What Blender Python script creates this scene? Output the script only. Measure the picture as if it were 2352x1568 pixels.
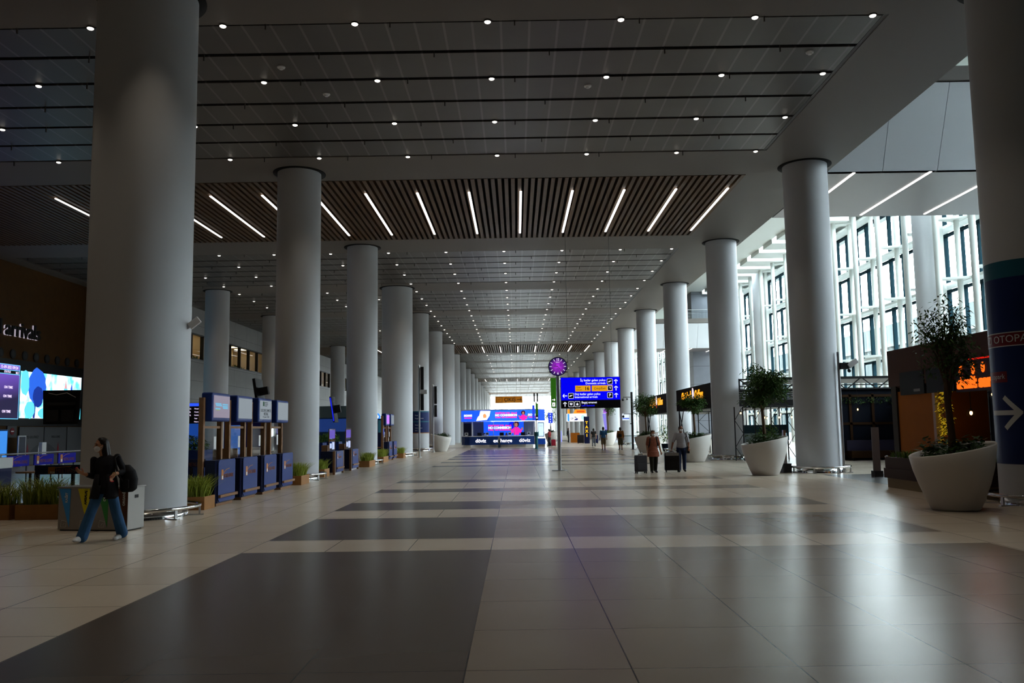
import bpy, math, random
from mathutils import Vector, Matrix
for o in list(bpy.data.objects): bpy.data.objects.remove(o)
SC = bpy.context.scene
COL = SC.collection
PI = math.pi
def R(d): return math.radians(d)

# ---------------- camera, sky, exposure ----------------
def make_camera():
    p, r, yw, f = 0.102096, -0.014529, -0.00375, 1950.3
    cy, sy, cp, sp = math.cos(yw), math.sin(yw), math.cos(p), math.sin(p)
    right = Vector((cy, -sy, 0)); fwd = Vector((sy*cp, cy*cp, sp)); up = right.cross(fwd)
    r2 = right*math.cos(r)+up*math.sin(r); u2 = r2.cross(fwd)
    cam = bpy.data.cameras.new('camera'); cam.sensor_width = 36; cam.lens = f/2352*36
    cam.clip_start = .1; cam.clip_end = 2000
    o = bpy.data.objects.new('camera', cam); COL.objects.link(o)
    m = Matrix((r2, u2, -fwd)).transposed().to_4x4(); m.translation = (0, 0, 1.75)
    o.matrix_world = m
    SC.camera = o
make_camera()
SC.view_settings.view_transform = 'Standard'; SC.view_settings.look = 'None'
SC.view_settings.gamma = 1; SC.view_settings.use_curve_mapping = False
SC.view_settings.exposure = 0.8
W = bpy.data.worlds.new('sky'); SC.world = W; W.use_nodes = True
def make_sky(zenith, horizon, ground, strength):
    nt = W.node_tree; nt.nodes.clear()
    tc = nt.nodes.new('ShaderNodeTexCoord'); sx = nt.nodes.new('ShaderNodeSeparateXYZ')
    cr = nt.nodes.new('ShaderNodeValToRGB'); bg = nt.nodes.new('ShaderNodeBackground'); out = nt.nodes.new('ShaderNodeOutputWorld')
    mp = nt.nodes.new('ShaderNodeMapRange'); mp.inputs[1].default_value = -1
    nt.links.new(tc.outputs['Generated'], sx.inputs[0]); nt.links.new(sx.outputs[2], mp.inputs[0])
    nt.links.new(mp.outputs[0], cr.inputs[0]); nt.links.new(cr.outputs[0], bg.inputs[0]); nt.links.new(bg.outputs[0], out.inputs[0])
    e = cr.color_ramp.elements; e[0].position = .47; e[0].color = (*ground, 1); e[1].position = 1; e[1].color = (*zenith, 1)
    m = e.new(.51); m.color = (*horizon, 1)
    bg.inputs[1].default_value = strength
make_sky((.72, .87, 1.0), (.86, .95, 1.0), (.30, .31, .31), 16)
def portal(name, loc, rot, sx, sy):
    l = bpy.data.lights.new(name, 'AREA'); l.shape = 'RECTANGLE'; l.size = sx; l.size_y = sy; l.cycles.is_portal = True
    o = bpy.data.objects.new(name, l); COL.objects.link(o); o.location = loc; o.rotation_euler = rot
portal('daylight_portal_side', (32.0, 118, 9.8), (0, R(90), 0), 19.6, 290)      # faces -X, the glass facade
portal('daylight_portal_end', (-6, 262.5, 6), (R(-90), 0, 0), 38, 12)          # faces -Y, the far glass wall

portal('daylight_portal_roof', (27.0, 136, 20.1), (0, 0, 0), 4, 252)    # faces down, the atrium skylights
# ---------------- materials ----------------
def S(r, g, b):
    f = lambda c: (c/255/12.92 if c <= 10 else ((c/255+.055)/1.055)**2.4)
    return (f(r), f(g), f(b))
MATS = {}
def mat(name, col, rough=.5, metal=0, emit=None, es=0, spec=.2, noise=0, nscale=20):
    if name in MATS: return MATS[name]
    m = bpy.data.materials.new(name); m.use_nodes = True
    nt = m.node_tree; b = nt.nodes['Principled BSDF']
    b.inputs['Base Color'].default_value = (*col, 1); b.inputs['Roughness'].default_value = rough
    b.inputs['Metallic'].default_value = metal; b.inputs['Specular IOR Level'].default_value = spec
    if emit: b.inputs['Emission Color'].default_value = (*emit, 1); b.inputs['Emission Strength'].default_value = es
    if noise:
        tc = nt.nodes.new('ShaderNodeTexCoord'); n = nt.nodes.new('ShaderNodeTexNoise'); n.inputs['Scale'].default_value = nscale
        n.inputs['Detail'].default_value = 5
        mx = nt.nodes.new('ShaderNodeMix'); mx.data_type = 'RGBA'
        mx.inputs['A'].default_value = (*[c*(1-noise) for c in col], 1); mx.inputs['B'].default_value = (*[min(1, c*(1+noise)) for c in col], 1)
        nt.links.new(tc.outputs['Object'], n.inputs['Vector']); nt.links.new(n.outputs['Fac'], mx.inputs['Factor'])
        nt.links.new(mx.outputs['Result'], b.inputs['Base Color'])
    MATS[name] = m; return m
EXPO = 2**SC.view_settings.exposure
def lit(name, col, es=1.0): return mat(name, (.004, .004, .004), .5, 0, col, es/EXPO, .1)
def glassmat(name, tint, gl=.12):
    m = bpy.data.materials.new(name); m.use_nodes = True; nt = m.node_tree; nt.nodes.clear()
    t = nt.nodes.new('ShaderNodeBsdfTransparent'); t.inputs[0].default_value = (*tint, 1)
    g = nt.nodes.new('ShaderNodeBsdfGlossy'); g.inputs[1].default_value = .02
    mx = nt.nodes.new('ShaderNodeMixShader'); lw = nt.nodes.new('ShaderNodeLayerWeight'); lw.inputs[0].default_value = .5
    pw = nt.nodes.new('ShaderNodeMath'); pw.operation = 'POWER'; pw.inputs[1].default_value = 5; nt.links.new(lw.outputs['Facing'], pw.inputs[0])
    fr = nt.nodes.new('ShaderNodeMath'); fr.operation = 'MULTIPLY_ADD'; fr.inputs[1].default_value = .8; fr.inputs[2].default_value = .03; nt.links.new(pw.outputs[0], fr.inputs[0])
    o = nt.nodes.new('ShaderNodeOutputMaterial')
    nt.links.new(fr.outputs[0], mx.inputs[0]); nt.links.new(t.outputs[0], mx.inputs[1]); nt.links.new(g.outputs[0], mx.inputs[2]); nt.links.new(mx.outputs[0], o.inputs[0])
    MATS[name] = m; return m
class NG:                                   # tiny helper to write math nodes
    def __init__(s, m): s.nt = m.node_tree
    def n(s, t): return s.nt.nodes.new(t)
    def lk(s, a, b): s.nt.links.new(a, b)
    def m(s, op, a, b=0.0, c=None):
        x = s.n('ShaderNodeMath'); x.operation = op
        for i, v in enumerate((a, b) if c is None else (a, b, c)):
            if isinstance(v, (int, float)): x.inputs[i].default_value = v
            else: s.lk(v, x.inputs[i])
        return x.outputs[0]
    def mix(s, f, a, b):
        x = s.n('ShaderNodeMix'); x.data_type = 'RGBA'
        for k, v in (('Factor', f), ('A', a), ('B', b)):
            if isinstance(v, tuple): x.inputs[k].default_value = (*v, 1)
            elif isinstance(v, (int, float)): x.inputs[k].default_value = v
            else: s.lk(v, x.inputs[k])
        return x.outputs['Result']
    def between(s, v, a, b): return s.m('MULTIPLY', s.m('GREATER_THAN', v, a), s.m('LESS_THAN', v, b))

# ---------------- mesh builder ----------------
class MB:
    def __init__(s): s.v = []; s.f = []; s.mi = []; s.sm = []; s.m = 0; s.T = None
    def add(s, vs, fs, smooth=False):
        n = len(s.v)
        if s.T is not None: vs = [s.T @ Vector(p) for p in vs]
        s.v += [tuple(p) for p in vs]
        for f in fs: s.f.append(tuple(i+n for i in f)); s.mi.append(s.m); s.sm.append(smooth)
        return s
    def box(s, x0, x1, y0, y1, z0, z1):
        return s.add([(x0,y0,z0),(x1,y0,z0),(x1,y1,z0),(x0,y1,z0),(x0,y0,z1),(x1,y0,z1),(x1,y1,z1),(x0,y1,z1)],
              [(0,3,2,1),(4,5,6,7),(0,1,5,4),(1,2,6,5),(2,3,7,6),(3,0,4,7)])
    def bc(s, c, d): return s.box(c[0]-d[0]/2, c[0]+d[0]/2, c[1]-d[1]/2, c[1]+d[1]/2, c[2]-d[2]/2, c[2]+d[2]/2)
    def quad(s, a, b, c, d): return s.add([a, b, c, d], [(0,1,2,3)])
    def poly(s, pts): return s.add(pts, [tuple(range(len(pts)))])
    def prism(s, pts, f):                   # pts 2d ccw, f(x,y,side)->3d for side 0/1
        n = len(pts); vs = [f(x, y, 0) for x, y in pts]+[f(x, y, 1) for x, y in pts]
        return s.add(vs, [tuple(range(n))[::-1], tuple(range(n, 2*n))]+[(i, (i+1) % n, n+(i+1) % n, n+i) for i in range(n)])
    def cyl(s, a, b, r0, r1=None, n=16, caps=True, smooth=True):
        a, b = Vector(a), Vector(b); r1 = r0 if r1 is None else r1
        d = (b-a).normalized(); u = d.orthogonal().normalized(); w = d.cross(u)
        vs = []
        for c, r in ((a, r0), (b, r1)):
            vs += [c+(u*math.cos(2*PI*i/n)+w*math.sin(2*PI*i/n))*r for i in range(n)]
        s.add(vs, [(i, (i+1) % n, n+(i+1) % n, n+i) for i in range(n)], smooth)
        if caps: s.add(vs, [tuple(range(n))[::-1], tuple(range(n, 2*n))])
        return s
    def tube(s, pts, r, n=8, closed=False):
        P = [Vector(p) for p in pts]; k = len(P); rr = r if isinstance(r, (list, tuple)) else [r]*k
        vs = []; u = None
        for i in range(k):
            d = (P[(i+1) % k]-P[i-1]) if closed else (P[min(i+1, k-1)]-P[max(i-1, 0)])
            d.normalize()
            if u is None: u = d.orthogonal().normalized()
            u = (u-d*u.dot(d)).normalized(); w = d.cross(u)
            vs += [P[i]+(u*math.cos(2*PI*j/n)+w*math.sin(2*PI*j/n))*rr[i] for j in range(n)]
        fs = []
        for i in range(k if closed else k-1):
            for j in range(n):
                a = i*n; b = ((i+1) % k)*n; fs.append((a+j, a+(j+1) % n, b+(j+1) % n, b+j))
        s.add(vs, fs, True)
        if not closed: s.add(vs, [tuple(range(n))[::-1], tuple(range((k-1)*n, k*n))])
        return s
    def lathe(s, prof, c=(0,0,0), n=32, smooth=True, fz=None):
        vs = []
        for r, z in prof:
            for i in range(n):
                x, y = r*math.cos(2*PI*i/n), r*math.sin(2*PI*i/n)
                zz = z if fz is None else fz(x, y, z)
                vs.append((c[0]+x, c[1]+y, c[2]+zz))
        return s.add(vs, [(k*n+i, k*n+(i+1) % n, (k+1)*n+(i+1) % n, (k+1)*n+i) for k in range(len(prof)-1) for i in range(n)], smooth)
    def ell(s, c, r, nu=16, nv=10, M=None):
        vs = []; c = Vector(c)
        for j in range(nv+1):
            t = PI*j/nv
            for i in range(nu):
                p = Vector((r[0]*math.sin(t)*math.cos(2*PI*i/nu), r[1]*math.sin(t)*math.sin(2*PI*i/nu), r[2]*math.cos(t)))
                vs.append(c+(M @ p if M is not None else p))
        return s.add(vs, [(j*nu+i, (j+1)*nu+i, (j+1)*nu+(i+1) % nu, j*nu+(i+1) % nu) for j in range(nv) for i in range(nu)], True)
    def cap(s, a, b, ra, rb, n=12):         # tapered capsule
        s.cyl(a, b, ra, rb, n); s.ell(a, (ra,)*3, n, 8); s.ell(b, (rb,)*3, n, 8); return s
    def loft(s, rings, n=20):               # rings: (centre, rx, ry[, tilt matrix])
        vs = []
        for rg in rings:
            c, rx, ry = Vector(rg[0]), rg[1], rg[2]; M = rg[3] if len(rg) > 3 else None
            for i in range(n):
                p = Vector((rx*math.cos(2*PI*i/n), ry*math.sin(2*PI*i/n), 0))
                vs.append(c+(M @ p if M is not None else p))
        k = len(rings)
        s.add(vs, [(j*n+i, j*n+(i+1) % n, (j+1)*n+(i+1) % n, (j+1)*n+i) for j in range(k-1) for i in range(n)], True)
        return s.add(vs, [tuple(range(n))[::-1], tuple(range((k-1)*n, k*n))])
    def build(s, name, mats, parent=None, bevel=0, loc=None):
        me = bpy.data.meshes.new(name); me.from_pydata(s.v, [], s.f)
        if not isinstance(mats, (list, tuple)): mats = [mats]
        for m in mats: me.materials.append(m)
        me.polygons.foreach_set('material_index', s.mi); me.polygons.foreach_set('use_smooth', s.sm); me.update()
        o = bpy.data.objects.new(name, me); COL.objects.link(o)
        if parent: o.parent = parent
        if loc: o.location = loc
        if bevel:
            md = o.modifiers.new('bevel', 'BEVEL'); md.width = bevel; md.segments = 2; md.limit_method = 'ANGLE'
        return o
def blend(o, voxel, it=4):                  # fuse overlapping closed shapes into one continuous skin
    md = o.modifiers.new('fuse', 'REMESH'); md.mode = 'VOXEL'; md.voxel_size = voxel; md.use_smooth_shade = True
    if it: sm = o.modifiers.new('soft', 'SMOOTH'); sm.iterations = it; sm.factor = .5
    return o
def tag(o, label=None, cat=None, group=None, kind=None):
    if label: o['label'] = label
    if cat: o['category'] = cat
    if group: o['group'] = group
    if kind: o['kind'] = kind
    return o
def thing(name, label, cat, loc=(0,0,0), rz=0, group=None):
    o = bpy.data.objects.new(name, None); COL.objects.link(o); o.empty_display_size = .2
    o.location = loc; o.rotation_euler = (0, 0, rz)
    return tag(o, label, cat, group)
KIDS = {}
def copy_tree(o, parent=None):
    c = o.copy(); COL.objects.link(c)
    if parent: c.parent = parent
    for ch in o.children: copy_tree(ch, c)
    return c
def dup(o, loc, rz=None, label=None, group=None):
    c = copy_tree(o); c.location = loc
    if rz is not None: c.rotation_euler = (0, 0, rz)
    tag(c, label, None, group); return c
def text(name, s, size, m, loc, rot, parent=None, align='CENTER', ext=.004, width=None, bold=0, shear=0):
    cu = bpy.data.curves.new(name, 'FONT'); cu.body = s; cu.size = size; cu.extrude = ext; cu.align_x = align; cu.align_y = 'CENTER'
    cu.offset = bold; cu.resolution_u = 3; cu.shear = shear
    t = bpy.data.objects.new(name, cu); me = bpy.data.meshes.new_from_object(t)
    bpy.data.objects.remove(t); bpy.data.curves.remove(cu)
    me.materials.clear(); me.materials.append(m); me.name = name
    o = bpy.data.objects.new(name, me); COL.objects.link(o)
    o.location = loc; o.rotation_euler = rot
    if width and me.vertices:
        xs = [v.co.x for v in me.vertices]; w = max(xs)-min(xs); o.scale.x = width/max(w, 1e-6)
    if parent: o.parent = parent
    return o
FY = (R(90), 0, 0)            # upright text facing the camera (-Y)
FXP = (R(90), 0, R(90))       # upright text facing +X (on things left of the hall)
FXN = (R(90), 0, R(-90))      # upright text facing -X (on things right of the hall)
ORD = ['first','second','third','fourth','fifth','sixth','seventh','eighth','ninth','tenth','eleventh','twelfth','thirteenth','fourteenth','fifteenth','sixteenth','seventeenth','eighteenth','nineteenth','twentieth']
def arrow_pts(L, w, hw, hl):  # arrow pointing +x, centred
    return [(-L/2,-w/2),(L/2-hl*.55,-w/2),(L/2-hl,-hw+w*.0),(L/2-hl+w*1.1,-hw),(L/2,0),(L/2-hl+w*1.1,hw),(L/2-hl,hw),(L/2-hl*.55,w/2),(-L/2,w/2)]
# ---------------- shared materials ----------------
C = 11.52
white_paint = mat('white_ceiling_paint', (.18, .163, .15), .55)
panel_dark = mat('plenum_black', (.006, .006, .006), .9)
metal_steel = mat('brushed_steel', (.55, .55, .55), .28, 1)
chrome = mat('polished_steel', (.75, .75, .75), .12, 1)
black_pl = mat('black_plastic', (.008, .008, .009), .5, spec=.25)
dark_metal = mat('dark_metal', (.03, .03, .032), .45, .3)
wood_wall = mat('walnut_wall_veneer', (.085, .036, .006), .7, noise=.25, nscale=3)
conc = mat('grey_wall_cladding', (.2, .2, .2), .6)
col_paint = mat('pale_grey_column_paint', (.52, .53, .55), .5)
navy = mat('navy_blue_panel', (.008, .030, .17), .45)
navy_dark = mat('deep_navy_panel', (.006, .010, .045), .35)
wood_post = mat('oak_post', (.23, .115, .05), .5, noise=.3, nscale=6)
planter_wood = mat('orange_oak_planter', (.33, .15, .045), .55, noise=.2, nscale=5)
bowl_white = mat('white_fibreglass', (.62, .59, .55), .5)
soil = mat('dark_soil', (.02, .014, .01), .9)
leaf = mat('dark_green_leaf', (.045, .10, .02), .5, noise=.4, nscale=3)
leaf2 = mat('fresh_green_leaf', (.09, .19, .03), .5, noise=.4, nscale=3)
grassm = mat('yellow_green_grass', (.30, .36, .05), .55, noise=.4, nscale=4)
bark = mat('tree_bark', (.10, .06, .035), .8)
white_m = mat('white_plastic', (.75, .75, .75), .4)
rib_white = mat('white_rib_paint', (.55, .57, .54), .5)
mull_dark = mat('dark_teal_mullion', (.006, .018, .024), .8, spec=.03)
stone = mat('grey_stone_cladding', (.22, .23, .26), .6, noise=.12, nscale=1.2)
lamp_on = lit('downlight_lens_glow', (1, .92, .8), 5)
tube_on = lit('linear_light_glow', (1, .96, .92), 3)
warm_on = lit('warm_bulb_glow', (1, .55, .2), 9)
clear = glassmat('clear_glass', (.95, .975, .97))
acrylic = glassmat('acrylic_sheet', (.93, .96, .97))

# ---------------- floor ----------------
def floor_mat():
    m = bpy.data.materials.new('polished_floor_tiles'); m.use_nodes = True; g = NG(m); b = m.node_tree.nodes['Principled BSDF']
    geo = g.n('ShaderNodeNewGeometry'); sx = g.n('ShaderNodeSeparateXYZ'); g.lk(geo.outputs['Position'], sx.inputs[0])
    X, Y = sx.outputs[0], sx.outputs[1]
    tw, th = 1.213, 1.243
    u = g.m('DIVIDE', g.m('ADD', X, 0.40+tw*40), tw); v = g.m('DIVIDE', g.m('ADD', Y, -12.61+th*100), th)
    fu, fv = g.m('FRACT', u), g.m('FRACT', v)
    seam = g.m('MAXIMUM', g.m('MAXIMUM', g.m('LESS_THAN', fu, .006), g.m('GREATER_THAN', fu, .996)), g.m('MAXIMUM', g.m('LESS_THAN', fv, .005), g.m('GREATER_THAN', fv, .997)))
    wn = g.n('ShaderNodeTexWhiteNoise'); cx = g.n('ShaderNodeCombineXYZ'); g.lk(g.m('FLOOR', u), cx.inputs[0]); g.lk(g.m('FLOOR', v), cx.inputs[1]); g.lk(cx.outputs[0], wn.inputs['Vector'])
    ns = g.n('ShaderNodeTexNoise'); ns.inputs['Scale'].default_value = .55; ns.inputs['Detail'].default_value = 6; g.lk(geo.outputs['Position'], ns.inputs['Vector'])
    st = None
    for a, c in ((-30, 12.61), (13.95, 17.28), (18.95, 20.98), (24.15, 25.5), (28.5, 29.9), (40.4, 41.6), (44.9, 46.2), (49.4, 51.5), (53.1, 56.5), (57.9, 71.5), (73, 77), (110, 122), (126, 130)):
        q = g.between(Y, a, c); st = q if st is None else g.m('MAXIMUM', st, q)
    left = g.m('MULTIPLY', st, g.between(X, -4.03, -.40)); right = g.m('MULTIPLY', st, g.between(X, -.40, 6.84))
    shop = g.m('MULTIPLY', g.m('GREATER_THAN', X, 10.6), g.m('LESS_THAN', Y, 29.9))
    c = g.mix(left, (.50, .42, .335), (.088, .069, .055))
    c = g.mix(right, c, (.215, .17, .128))
    c = g.mix(shop, c, (.10, .10, .10))
    var = g.m('MULTIPLY_ADD', wn.outputs['Value'], .10, g.m('MULTIPLY_ADD', ns.outputs['Fac'], .22, .84))
    hs = g.n('ShaderNodeHueSaturation'); g.lk(var, hs.inputs['Value']); g.lk(c, hs.inputs['Color'])
    c = g.mix(seam, hs.outputs[0], (.03, .026, .022))
    g.lk(c, b.inputs['Base Color'])
    b.inputs['Roughness'].default_value = .25
    b.inputs['Specular IOR Level'].default_value = .15
    return m
tag(MB().box(-40, 32.2, -28, 264, -.3, 0).build('floor', floor_mat()), kind='structure')
grd = mat('forecourt_paving', (.12, .12, .12), .8)
tag(MB().box(32.3, 120, -60, 320, -.4, -.1).build('floor_outside', grd), kind='structure')
tag(MB().box(-120, 32.2, 264.5, 420, -.4, -.1).build('floor_outside_end', grd), kind='structure')

# ---------------- ceiling ----------------
SP = 13.3
def cy(k): return 18.2+SP*k
KMIN, KMAX = -4, 17
SLAT = lambda k: (k-1) % 5 == 0
cl = MB()
cl.box(9.10, 12.25, -28, 262, C, C+1.3)
cl.box(-28.8, -27.6, -28, 262, C, C+1.3)
for k in range(KMIN, KMAX+2):
    y0 = cy(k-1)+(11.4 if not SLAT(k-1) else 11.5); y1 = cy(k)+1.35 if not SLAT(k) else cy(k)+1.0
    if k == KMIN: y0 = -28
    if k == KMAX+1: y1 = 262
    cl.box(-27.6, 9.10, y0, y1, C, C+1.3)
ceil = tag(cl.build('ceiling', white_paint), kind='structure')
MB().box(-27.6, 9.1, -28, 262, C+.85, C+.9).build('plenum_deck', panel_dark, ceil)
def panel_mat():
    m = bpy.data.materials.new('perforated_ceiling_panel'); m.use_nodes = True; g = NG(m); b = m.node_tree.nodes['Principled BSDF']
    geo = g.n('ShaderNodeNewGeometry'); sx = g.n('ShaderNodeSeparateXYZ'); g.lk(geo.outputs['Position'], sx.inputs[0])
    f = g.m('FRACT', g.m('DIVIDE', g.m('ADD', sx.outputs[0], 3.72+.697*60+.03), .697))
    seam = g.m('LESS_THAN', f, .085)
    wn = g.n('ShaderNodeTexNoise'); wn.inputs['Scale'].default_value = .8; g.lk(geo.outputs['Position'], wn.inputs['Vector'])
    base = g.mix(wn.outputs['Fac'], (.095, .087, .079), (.12, .111, .101))
    g.lk(g.mix(seam, base, (.19, .178, .166)), b.inputs['Base Color'])
    b.inputs['Roughness'].default_value = .42; b.inputs['Metallic'].default_value = .35
    return m
PM = panel_mat(); slat_wood = mat('brown_slat_veneer', (.12, .07, .035), .5, noise=.25, nscale=2)
reveal = mat('grey_reveal', (.16, .17, .18), .5)
for k in range(KMIN, KMAX+1):
    if SLAT(k):
        sl = MB(); y0, y1 = cy(k)+1.0, cy(k)+11.5; x = -27.5
        while x < 9.0: sl.box(x, x+.15, y0, y1, C-.02, C+.2); x += .2663
        sl.build('slat_field', slat_wood, ceil)
    else:
        pm = MB(); y0 = cy(k)+1.35; n = 6; pitch = (cy(k)+11.4-y0)/n
        for i in range(n): pm.box(-27.5, 8.98, y0+i*pitch+.085, y0+(i+1)*pitch-.085+(.0), C+.015, C+.07)
        for i in range(n+1):
            x = -26.9+.9*(i % 2)
            while x < 8.8: pm.box(x-.015, x+.015, y0+i*pitch-.02, y0+i*pitch+.02, C-.14, C+.05); x += 3.0
        pm.build('panel_field', PM, ceil)
        MB().box(9.0, 9.10, y0, y0+n*pitch, C+.02, C+.5).build('edge_reveal', reveal, ceil)

# ---------------- downlights and linear lights ----------------
def small_lamp():
    b = MB(); b.m = 0; b.cyl((0,0,.0), (0,0,.10), .095, .095, 20); b.m = 1; b.ell((0,0,0), (.078,.078,.035), 16, 8)
    o = b.build('downlight', [dark_metal, lamp_on])
    l = bpy.data.lights.new('lamp_beam', 'SPOT'); l.energy = BEAM; l.color = (1, .86, .69); l.spot_size = R(66); l.spot_blend = 1; l.shadow_soft_size = .07
    q = bpy.data.objects.new('lamp_beam', l); COL.objects.link(q); q.parent = o; q.location = (0, 0, -.06)
    return o
BEAM = 85
lp = small_lamp(); first = True
LX = [8.71, 5.88, 2.66, -.55, -3.75, -6.93, -10.13, -13.26, -16.3, -19.5, -22.7, -25.7]
bay_n = 0
for k in range(-1, 10):
    if SLAT(k): continue
    bay_n += 1 if k >= 0 else 0
    y0 = cy(k)+1.35; pitch = (cy(k)+11.4-y0)/6
    where = {-1: 'overhead ceiling bay before the first pillars', 0: 'ceiling bay nearest the camera', 2: 'first ceiling bay past the slats', 3: 'second ceiling bay past the slats', 4: 'third ceiling bay past the slats', 5: 'fourth ceiling bay past the slats'}.get(k)
    for ri in range(4):
        for j, x in enumerate(LX[:10] if k < 4 else LX[:8]):
            if k > 5 and (ri % 2 or j > 4): continue
            if k == 2 and ri > 0 and j == 4 and False: continue
            if first: o = lp; first = False
            else: o = copy_tree(lp)
            o.location = (x, y0+ri*2*pitch, C-.03)
            if where: tag(o, f'lit downlight, {where}, {ORD[ri]} row, {ORD[j]} from right', 'ceiling light', f'downlights of the {where}')
            else: tag(o, 'tiny lit downlight in the far bright ceiling towards the end glass', 'ceiling light', 'far downlights')
def tube_light():
    t = thing('linear_light', 'x', 'ceiling light')
    b = MB(); b.box(-.05, .05, -3.72, 3.72, -.07, -.045); b.cyl((0,-3.72,-.07), (0,-3.72,-.045), .05, n=12); b.cyl((0,3.72,-.07), (0,3.72,-.045), .05, n=12)
    b.build('diffuser', tube_on, t)
    MB().box(-.04, .04, -3.6, 3.6, -.045, -.005).build('housing', black_pl, t)
    return t
tl = tube_light(); first = True
for k in (1, 6, 11):
    for n in range(14 if k < 11 else 11):
        x = 8.84-2.13*n
        if x < -27: continue
        o = tl if first else copy_tree(tl); first = False
        o.location = (x, cy(k)+6.35, C-.02)
        if k == 1: tag(o, f'glowing white strip light in the near brown slat ceiling, {ORD[n]} from the right', 'ceiling light', 'strip lights in the near slat bay')
        elif k == 6: tag(o, f'short looking strip light in the slat bay above the clock, {ORD[n]} from the right', 'ceiling light', 'strip lights in the middle slat bay')
        else: tag(o, 'tiny strip light in the farthest slat bay near the bright end', 'ceiling light', 'strip lights in the far slat bay')
for i, (x, y, w) in enumerate(((-6.2, 22.0, 'left part of the nearest ceiling bay, large one'), (-5.4, 23.9, 'left part of the nearest ceiling bay, small one'), (2.2, 23.6, 'middle of the nearest ceiling bay'), (7.9, 21.6, 'right end of the nearest ceiling bay'), (-12.6, 26.0, 'nearest ceiling bay left of the thick pillar'))):
    b = MB(); b.cyl((0,0,0), (0,0,-.03), .11, .10, 20); b.cyl((0,0,-.03), (0,0,-.07), .07, .05, 20)
    tag(b.build('smoke_detector', white_m, loc=(x, y, C+.015)), f'round smoke detector on the {w}', 'smoke detector', 'ceiling smoke detectors')

# ---------------- pillars ----------------
ring_black = mat('black_shadow_gap', (.01, .01, .01), .8)
wrap_navy = mat('navy_vinyl_wrap', (.010, .022, .105), .4); wrap_teal = mat('teal_vinyl_band', (.02, .115, .17), .4)
wrap_red = mat('dark_red_vinyl', (.16, .012, .018), .4); vinyl_white = mat('white_vinyl', (.6, .6, .6), .5)
def pillar(r, rail=True, gap=True):
    t = thing('column', 'x', 'pillar')
    MB().lathe([(r, 0.0), (r, C-.02)], n=72).build('shaft', col_paint, t)
    if gap: MB().lathe([(r-.02, C-.02), (r+.17, C-.02), (r+.17, C+.2)], n=72).build('shadow_gap', ring_black, t)  # flat black ring painted as the darkness of the ceiling hole
    if rail:
        MB().lathe([(r+.03, 0), (r+.03, .17), (r, .17)], n=72).build('skirting', chrome, t)
        g = MB(); n = 48; rr = r+.26
        g.tube([(rr*math.cos(2*PI*i/n), rr*math.sin(2*PI*i/n), .215) for i in range(n)], .038, 10, True)
        gr = g.build('guard_rail', chrome, t)
        for i in range(8):
            a = 2*PI*(i+.35)/8; b = MB(); b.T = Matrix.Rotation(a, 4, 'Z')
            b.box(rr-.02, rr+.02, -.03, .03, 0, .2); b.box(rr-.24, rr+.08, -.035, .035, 0, .025)
            b.build('post', metal_steel, gr)
    return t
big = pillar(1.05); small = pillar(.81); bigf = pillar(1.05, False); smallf = pillar(.81, False)
used = set()
def put(proto, x, y, label):
    if proto.name in used: o = copy_tree(proto)
    else: used.add(proto.name); o = proto
    o.location = (x, y, 0); tag(o, label, 'pillar', 'round grey hall pillars'); return o
PIL = {}
for k in range(0, 18):
    isbig = k % 3 == 0 and k < 9
    pr = (big if isbig else small) if k < 6 else (bigf if isbig else smallf)
    PIL['L', k] = put(pr, -8.12, cy(k), f'{"thick" if isbig else "slim"} round grey pillar, {ORD[k]} from the camera in the row left of the walkway')
    pr = small if k < 6 else smallf
    PIL['R', k] = put(pr, 11.09, cy(k), f'round grey pillar, {ORD[k]} from the camera in the row right of the walkway')
for i, k in enumerate((2, 3, 4, 5, 6, 7)):
    put(small if k < 5 else smallf, -20.6, cy(k)+.1, f'slim dark grey pillar near the left wall, {ORD[i]} from the camera in the outer left row')

# writing on the nearest right pillar
pr = PIL['R', 0]; rw = .81
def wrapped(name, m, z0, z1, a0, a1, off, parent, n=24):
    rr = rw+off; n = max(n, int(abs(a1-a0)*16)); vs = []
    for i in range(n+1):
        a = a0+(a1-a0)*i/n; vs += [(rr*math.cos(a), rr*math.sin(a), z0), (rr*math.cos(a), rr*math.sin(a), z1)]
    return MB().add(vs, [(2*i, 2*i+2, 2*i+3, 2*i+1) for i in range(n)], True).build(name, m, parent)
def wraptext(name, s, size, m, z, ang, off, parent, align='LEFT', sx=1):
    o = text(name, s, size, m, (0,0,0), (0,0,0), None, align, .001)
    for v in o.data.vertices:
        x, y = v.co.x*sx, v.co.y; a = ang+x/rw; rr = rw+off+v.co.z
        v.co = (rr*math.cos(a), rr*math.sin(a), z+y)
    o.parent = parent; return o
wrapped('navy_wrap', wrap_navy, .86, 4.78, -PI, PI, .004, pr, 64)
wrapped('teal_band', wrap_teal, 4.78, 5.14, -PI, PI, .005, pr, 64)
aL = R(-150)
wrapped('red_band', wrap_red, 3.34, 3.60, R(-215), R(0), .008, pr, 48)
for z in (3.32, 3.60): wrapped('band_edge', vinyl_white, z, z+.02, R(-215), R(0), .010, pr, 48)
wraptext('lettering', 'ZI OTOPARK', .22, vinyl_white, 3.47, R(-197), .011, pr)
wrapped('red_label', wrap_red, 2.57, 2.80, R(-205), R(-158), .008, pr)
wraptext('lettering', 'otopark', .15, vinyl_white, 2.69, R(-196), .011, pr)
b = MB()
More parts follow.
